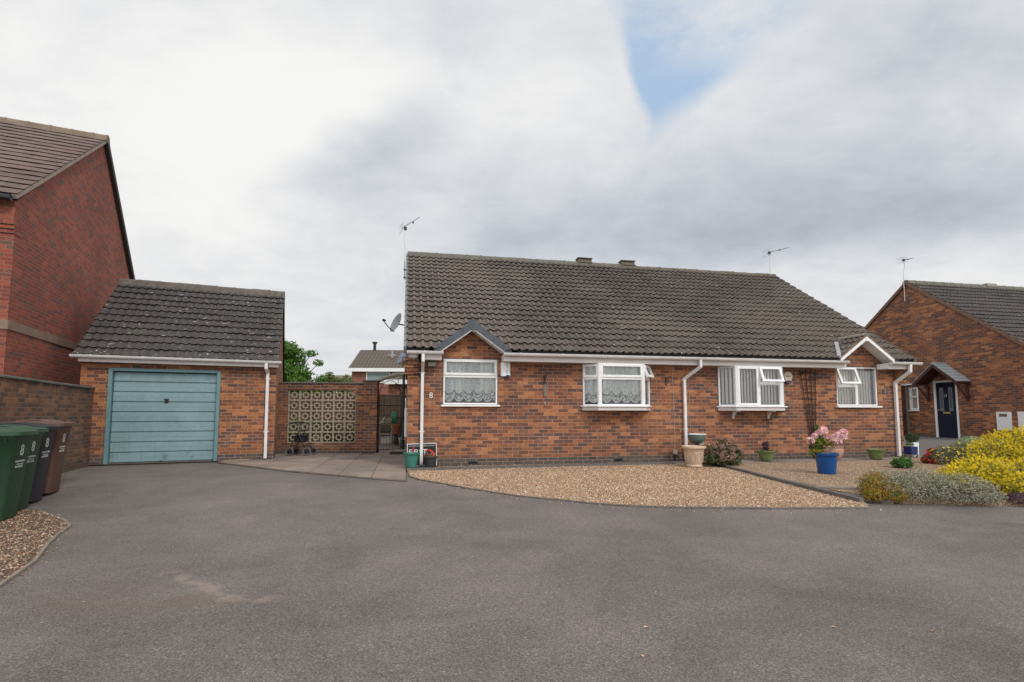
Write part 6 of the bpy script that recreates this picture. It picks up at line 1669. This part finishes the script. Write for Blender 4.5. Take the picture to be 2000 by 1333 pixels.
bowlp = [(.105, 0), (.115, .01), (.125, .03), (.152, .13), (.168, .185), (.178, .195), (.186, .205), (.188, .228), (.178, .235), (.165, .22), (.155, .19), (.02, .185)]
t = pot('plant_pot', 'round green glazed pot with a purple plant under the second bay window', 'plant pot', gpt(7.88, -.70, dz=.04), bowlp, M_olivepot, .155, .195)
pb_ = [(0, 0, .30, .055, .055, .09), (-.01, 0, .37, .07, .06, .06), (.07, 0, .22, .08, .06, .03), (-.06, 0, .22, .06, .06, .03)]
leaves(MB(), pb_[:2], 330, .05, .02, 61).build('flower', L_purp, t, fixn=False); leaves(MB(), pb_[2:], 130, .05, .02, 62).build('foliage', L_dk, t, fixn=False); stems(MB(), pb_, 8, 61, (0, 0, .19)).build('stem', M_stem, t)
t = pot('plant_pot', 'round green glazed pot standing empty under the right end window', 'plant pot', gpt(10.72, -.78, dz=.04), bowlp, M_olivepot, .155, .195)
M_blue = mat('blue_glaze', rough=.22, fn=dirty((.008, .075, .26), .12, 5, (.02, .10, .22), .2))
t = pot('rhododendron_pot', 'bright blue pot holding a pink flowering rhododendron on the gravel', 'potted plant', gpt(7.65, -2.66, dz=.02), [(.135, 0), (.145, .012), (.150, .03), (.178, .30), (.182, .335), (.205, .345), (.213, .36), (.213, .385), (.20, .39), (.185, .375), (.175, .34), (.02, .33)], M_blue, .178, .345)
heads = [(-.055, -.03, .80, .085), (-.13, .0, .745, .06), (-.21, -.02, .70, .055), (-.30, -.04, .615, .07), (.02, -.02, .685, .045), (.12, -.06, .655, .085), (.20, -.05, .605, .075), (.26, .02, .72, .065), (.34, .0, .76, .075), (.33, -.03, .685, .065), (-.09, -.02, .77, .07)]
m = MB()
rn = random.Random(77)
for (x, y, z, r) in heads:
    s_ = Vector((rn.uniform(-.07, .07), rn.uniform(-.05, .05), .34)); m.tube([s_, (s_ + Vector((x, y, z))) / 2 + Vector((x * .15, 0, -.02)), Vector((x, y, z - r * .5))], [.007, .006, .004], 5)
m.build('stem', mat('pale_stem', (.30, .22, .16), .8), t)
for i, (x, y, z, r) in enumerate(heads):
    q = MB(); rg = random.Random(200 + i)
    for k in range(18):        # florets: five petals each
        a = rg.uniform(0, 6.28); e = math.asin(rg.uniform(-.35, 1)); nrm = Vector((math.cos(a) * math.cos(e), math.sin(a) * math.cos(e), math.sin(e)))
        c = Vector((x, y, z)) + nrm * r * .8; u1 = nrm.orthogonal().normalized(); u2 = nrm.cross(u1); tw = rg.uniform(0, 1.2)
        for p_ in range(5):
            b = tw + p_ * 1.2566; dv = u1 * math.cos(b) + u2 * math.sin(b); sv = nrm.cross(dv); R_ = r * .58
            q.add([c, c + dv * R_ * .6 + sv * R_ * .36 + nrm * .006, c + dv * R_ + nrm * .012, c + dv * R_ * .6 - sv * R_ * .36 + nrm * .006], [(0, 1, 2, 3)])
    q.build('flower_head', L_pink, t, fixn=False)
fb = [(-.12, 0, .60, .16, .1, .08), (-.17, .02, .48, .12, .1, .09), (-.02, .03, .78, .1, .06, .03), (.28, .04, .66, .12, .06, .05), (.1, .05, .55, .1, .06, .05), (-.20, 0, .42, .10, .08, .06)]
leaves(MB(), fb, 230, .13, .042, 71, shell=.2, up=.1).build('foliage', L_ygr, t, fixn=False)
leaves(MB(), [(-.15, .03, .50, .13, .1, .12)], 160, .10, .035, 72, shell=.1).build('lower_foliage', L_dk, t, fixn=False)
M_terr = mat('pale_terracotta', rough=.85, fn=dirty((.48, .27, .19), .15, 6, (.55, .42, .34), .4))
pot('plant_pot', 'pale terracotta pot half hidden behind the blue pot', 'plant pot', gpt(9.62, -.72, dz=.04), [(.11, 0), (.14, .03), (.19, .13), (.205, .20), (.20, .25), (.185, .27), (.205, .285), (.21, .30), (.195, .305), (.18, .28), (.02, .27)], M_terr, .17, .28)
M_gp = mat('teal_plastic', rough=.4, fn=dirty((.05, .22, .165), .12, 5))
pot('plant_pot', 'turquoise green plastic pot at the left corner of the bungalow', 'plant pot', gpt(.10, -.36, dz=.03), [(.095, 0), (.10, .01), (.105, .03), (.135, .20), (.142, .235), (.150, .24), (.158, .255), (.16, .272), (.172, .275), (.172, .285), (.15, .285), (.145, .25), (.02, .24)], M_gp, .145, .255, scale=1.0)
t = pot('plant_pot', 'small charcoal pot with a withered plant in front of the sign', 'plant pot', gpt(.475, -.32, dz=.03), [(.105, 0), (.112, .01), (.122, .15), (.135, .18), (.142, .185), (.142, .205), (.128, .205), (.12, .18), (.02, .175)], mat('charcoal_pot', rough=.5, fn=dirty((.05, .05, .05), .3, 9)), .122, .185)
leaves(MB(), [(-.05, 0, .22, .09, .06, .03)], 90, .045, .012, 81).build('foliage', leaf_mat('withered', [(0, (.20, .05, .02)), (1, (.34, .12, .06))]), t, fixn=False)
m = MB()
for (a, b) in (((-.02, 0, .19), (-.10, -.02, .33)), ((.0, 0, .19), (.03, 0, .30)), ((.02, 0, .19), (.0, -.03, .26)), ((.03, 0, .19), (.09, 0, .27))): m.tube([a, b], .005, 4)
m.build('stem', mat('dry_stem', (.45, .33, .22), .9), t)
# square planter and pots by the right downpipe
t = thing('square_planter', 'square dark blue planter on a pale wooden stand beside the right downpipe', 'planter', gpt(12.02, -.50, dz=.03), HF.a)
m = MB(); m.prism([(-.095, .08), (.095, .08), (.105, .27), (-.105, .27)], -.10, .10); m.build('pot', mat('navy_glaze', (.012, .025, .12), .25), t, bevel=.008)
m = MB()
for sx in (-.10, .07): 
    for sy in (-.10, .07): m.box(sx, sx + .035, sy, sy + .035, 0, .08)
m.box(-.12, .12, -.12, .12, .055, .078); m.build('stand', M_kerb2, t)
leaves(MB(), [(-.02, 0, .30, .08, .08, .045)], 260, .04, .018, 91, zmin=.3).build('foliage', L_gr, t, fixn=False)
t = thing('wall_planter', 'narrow white planter with a dark plant just beyond the downpipe corner', 'planter', gpt(12.62, -.05, dz=.0), HF.a)
m = MB(); m.prism([(-.07, 0), (.07, 0), (.085, .36), (-.085, .36)], -.08, .08); m.build('pot', M_upvc, t, bevel=.006)
leaves(MB(), [(-.02, 0, .46, .15, .14, .13)], 800, .05, .02, 92).build('foliage', L_dk, t, fixn=False)
# climber at the foot of the trellis
t = thing('climber', 'leafy green climber at the foot of the trellis', 'climbing plant', gpt(9.80, -.06, dz=.0), HF.a)
cb = [(.0, -.02, .25, .10, .06, .18), (.03, -.02, .50, .11, .06, .18), (-.01, -.02, .70, .07, .05, .12), (.04, -.02, .36, .12, .06, .12)]
leaves(MB(), cb, 1300, .05, .03, 93, shell=.3).build('foliage', L_gr, t, fixn=False); stems(MB(), cb, 8, 93).build('stem', M_stem, t)

# leaves lying on the asphalt
for i, (x, y, lab) in enumerate(((.81, 3.26, 'dry tan leaf on the asphalt, farther of the two at centre'), (.70, 2.90, 'pale dry leaf on the asphalt nearest the camera'), (1.95, 3.27, 'curled tan leaf on the asphalt right of centre'), (2.51, 3.22, 'brown curled leaf on the asphalt, rightmost of the fallen leaves'))):
    m = MB(); s_ = .017
    m.add([(-s_, 0, .002), (-s_ * .2, s_ * .6, .008), (s_, 0, .003), (0, -s_ * .6, .007), (0, 0, .0015)], [(0, 4, 1), (1, 4, 2), (2, 4, 3), (3, 4, 0)])
    o = m.build('fallen_leaf', mat('dry_leaf', S(205, 165, 130) if i < 3 else S(150, 105, 80), .8), None); o.location = (x, y, gz(x, y) - .028); o.rotation_euler = (0, 0, i * 1.1 + .4)
    tag(o, lab, 'leaf', 'fallen leaves on the asphalt')

# trees and hedge behind
def tree(name, label, loc, h, blobs, n, ll, mt, seed, group=None):
    t = thing(name, label, 'tree', loc, 0, group); rn = random.Random(seed)
    m = MB(); top = Vector((0, 0, h * .62)); m.tube([(0, 0, 0), (.04, .02, h * .3), top], [.13, .10, .06], 8)
    for b in blobs: 
        s_ = Vector((0, 0, h * rn.uniform(.28, .5))); e = Vector(b[:3]); m.tube([s_, (s_ + e) / 2 + Vector((0, 0, -.1)), e], [.05, .035, .015], 5)
    m.build('trunk', mat('bark', (.07, .055, .04), .9), t)
    leaves(MB(), blobs, n, ll, ll * .8, seed, shell=.35, lump=.35).build('crown', mt, t, fixn=False)
    return t
rn = random.Random(15)
bl = []
for k in range(48):
    a = rn.uniform(0, 6.28); rr__ = rn.uniform(.2, 1.9); z = rn.uniform(1.9, 5.2)
    sc = 1 if z < 3.6 else max(.35, 1 - (z - 3.6) / 2.1)
    bl.append((rr__ * math.cos(a) * sc * (1.15 if math.cos(a) > 0 else 1), rr__ * math.sin(a) * sc, z, rn.uniform(.35, .62), rn.uniform(.35, .6), rn.uniform(.28, .45)))
bl += [(-.3, 0, 5.3, .35, .35, .3), (1.55, 0, 4.55, .42, .3, .22), (2.0, 0, 4.0, .30, .3, .2), (1.3, -.2, 3.3, .5, .4, .3), (2.15, .0, 3.1, .4, .3, .25), (0, 0, 4.6, .6, .5, .4), (-.2, 0, 3.6, .9, .8, .6)]
tree('maple_tree', 'bright green leafy tree rising behind the garage and screen wall', (-13.2, 30, 0), 5.2, bl, 15000, .14, L_tree, 15)
t = thing('hedge', 'yellow green clipped hedge top showing above the screen wall', 'hedge', (-12.0, 31.5, 0), 0)
hb = [(-1.2 + k * .62, rn.uniform(-.2, .2), 2.62 + rn.uniform(-.15, .2), .55, .5, .75) for k in range(6)] + [(.9, 0, 3.35, .28, .25, .28)]
leaves(MB(), hb, 7000, .12, .08, 16, shell=.5, lump=.15).build('foliage', L_hedge, t, fixn=False); stems(MB(), hb, 20, 3, (0, 0, 0), .03).build('stem', M_stem, t)
for i, (x, y, lab, mt_, z) in enumerate(((-6.3, 17.3, 'dark green garden shrub glimpsed through the left screen blocks', L_dk, .75), (-5.7, 17.6, 'pale green garden shrub glimpsed through the middle screen blocks', L_hedge, .6), (-7.4, 17.0, 'leafy garden shrub behind the garage corner', L_gr, .9))):
    bush('garden_shrub', lab, 'shrub', (x, y, .05), [(0, 0, z * .6, .55, .45, z * .6), (.35, .1, z * .5, .4, .4, z * .5)], 1600, .09, .045, mt_, 120 + i, 'garden shrubs behind the screen wall')
sheet('garden_patio', [(-9.5, 15.0), (-3.0, 15.9), (-3.4, 21.3), (-9.5, 21.3)], .01, M_slab, res=1.0)
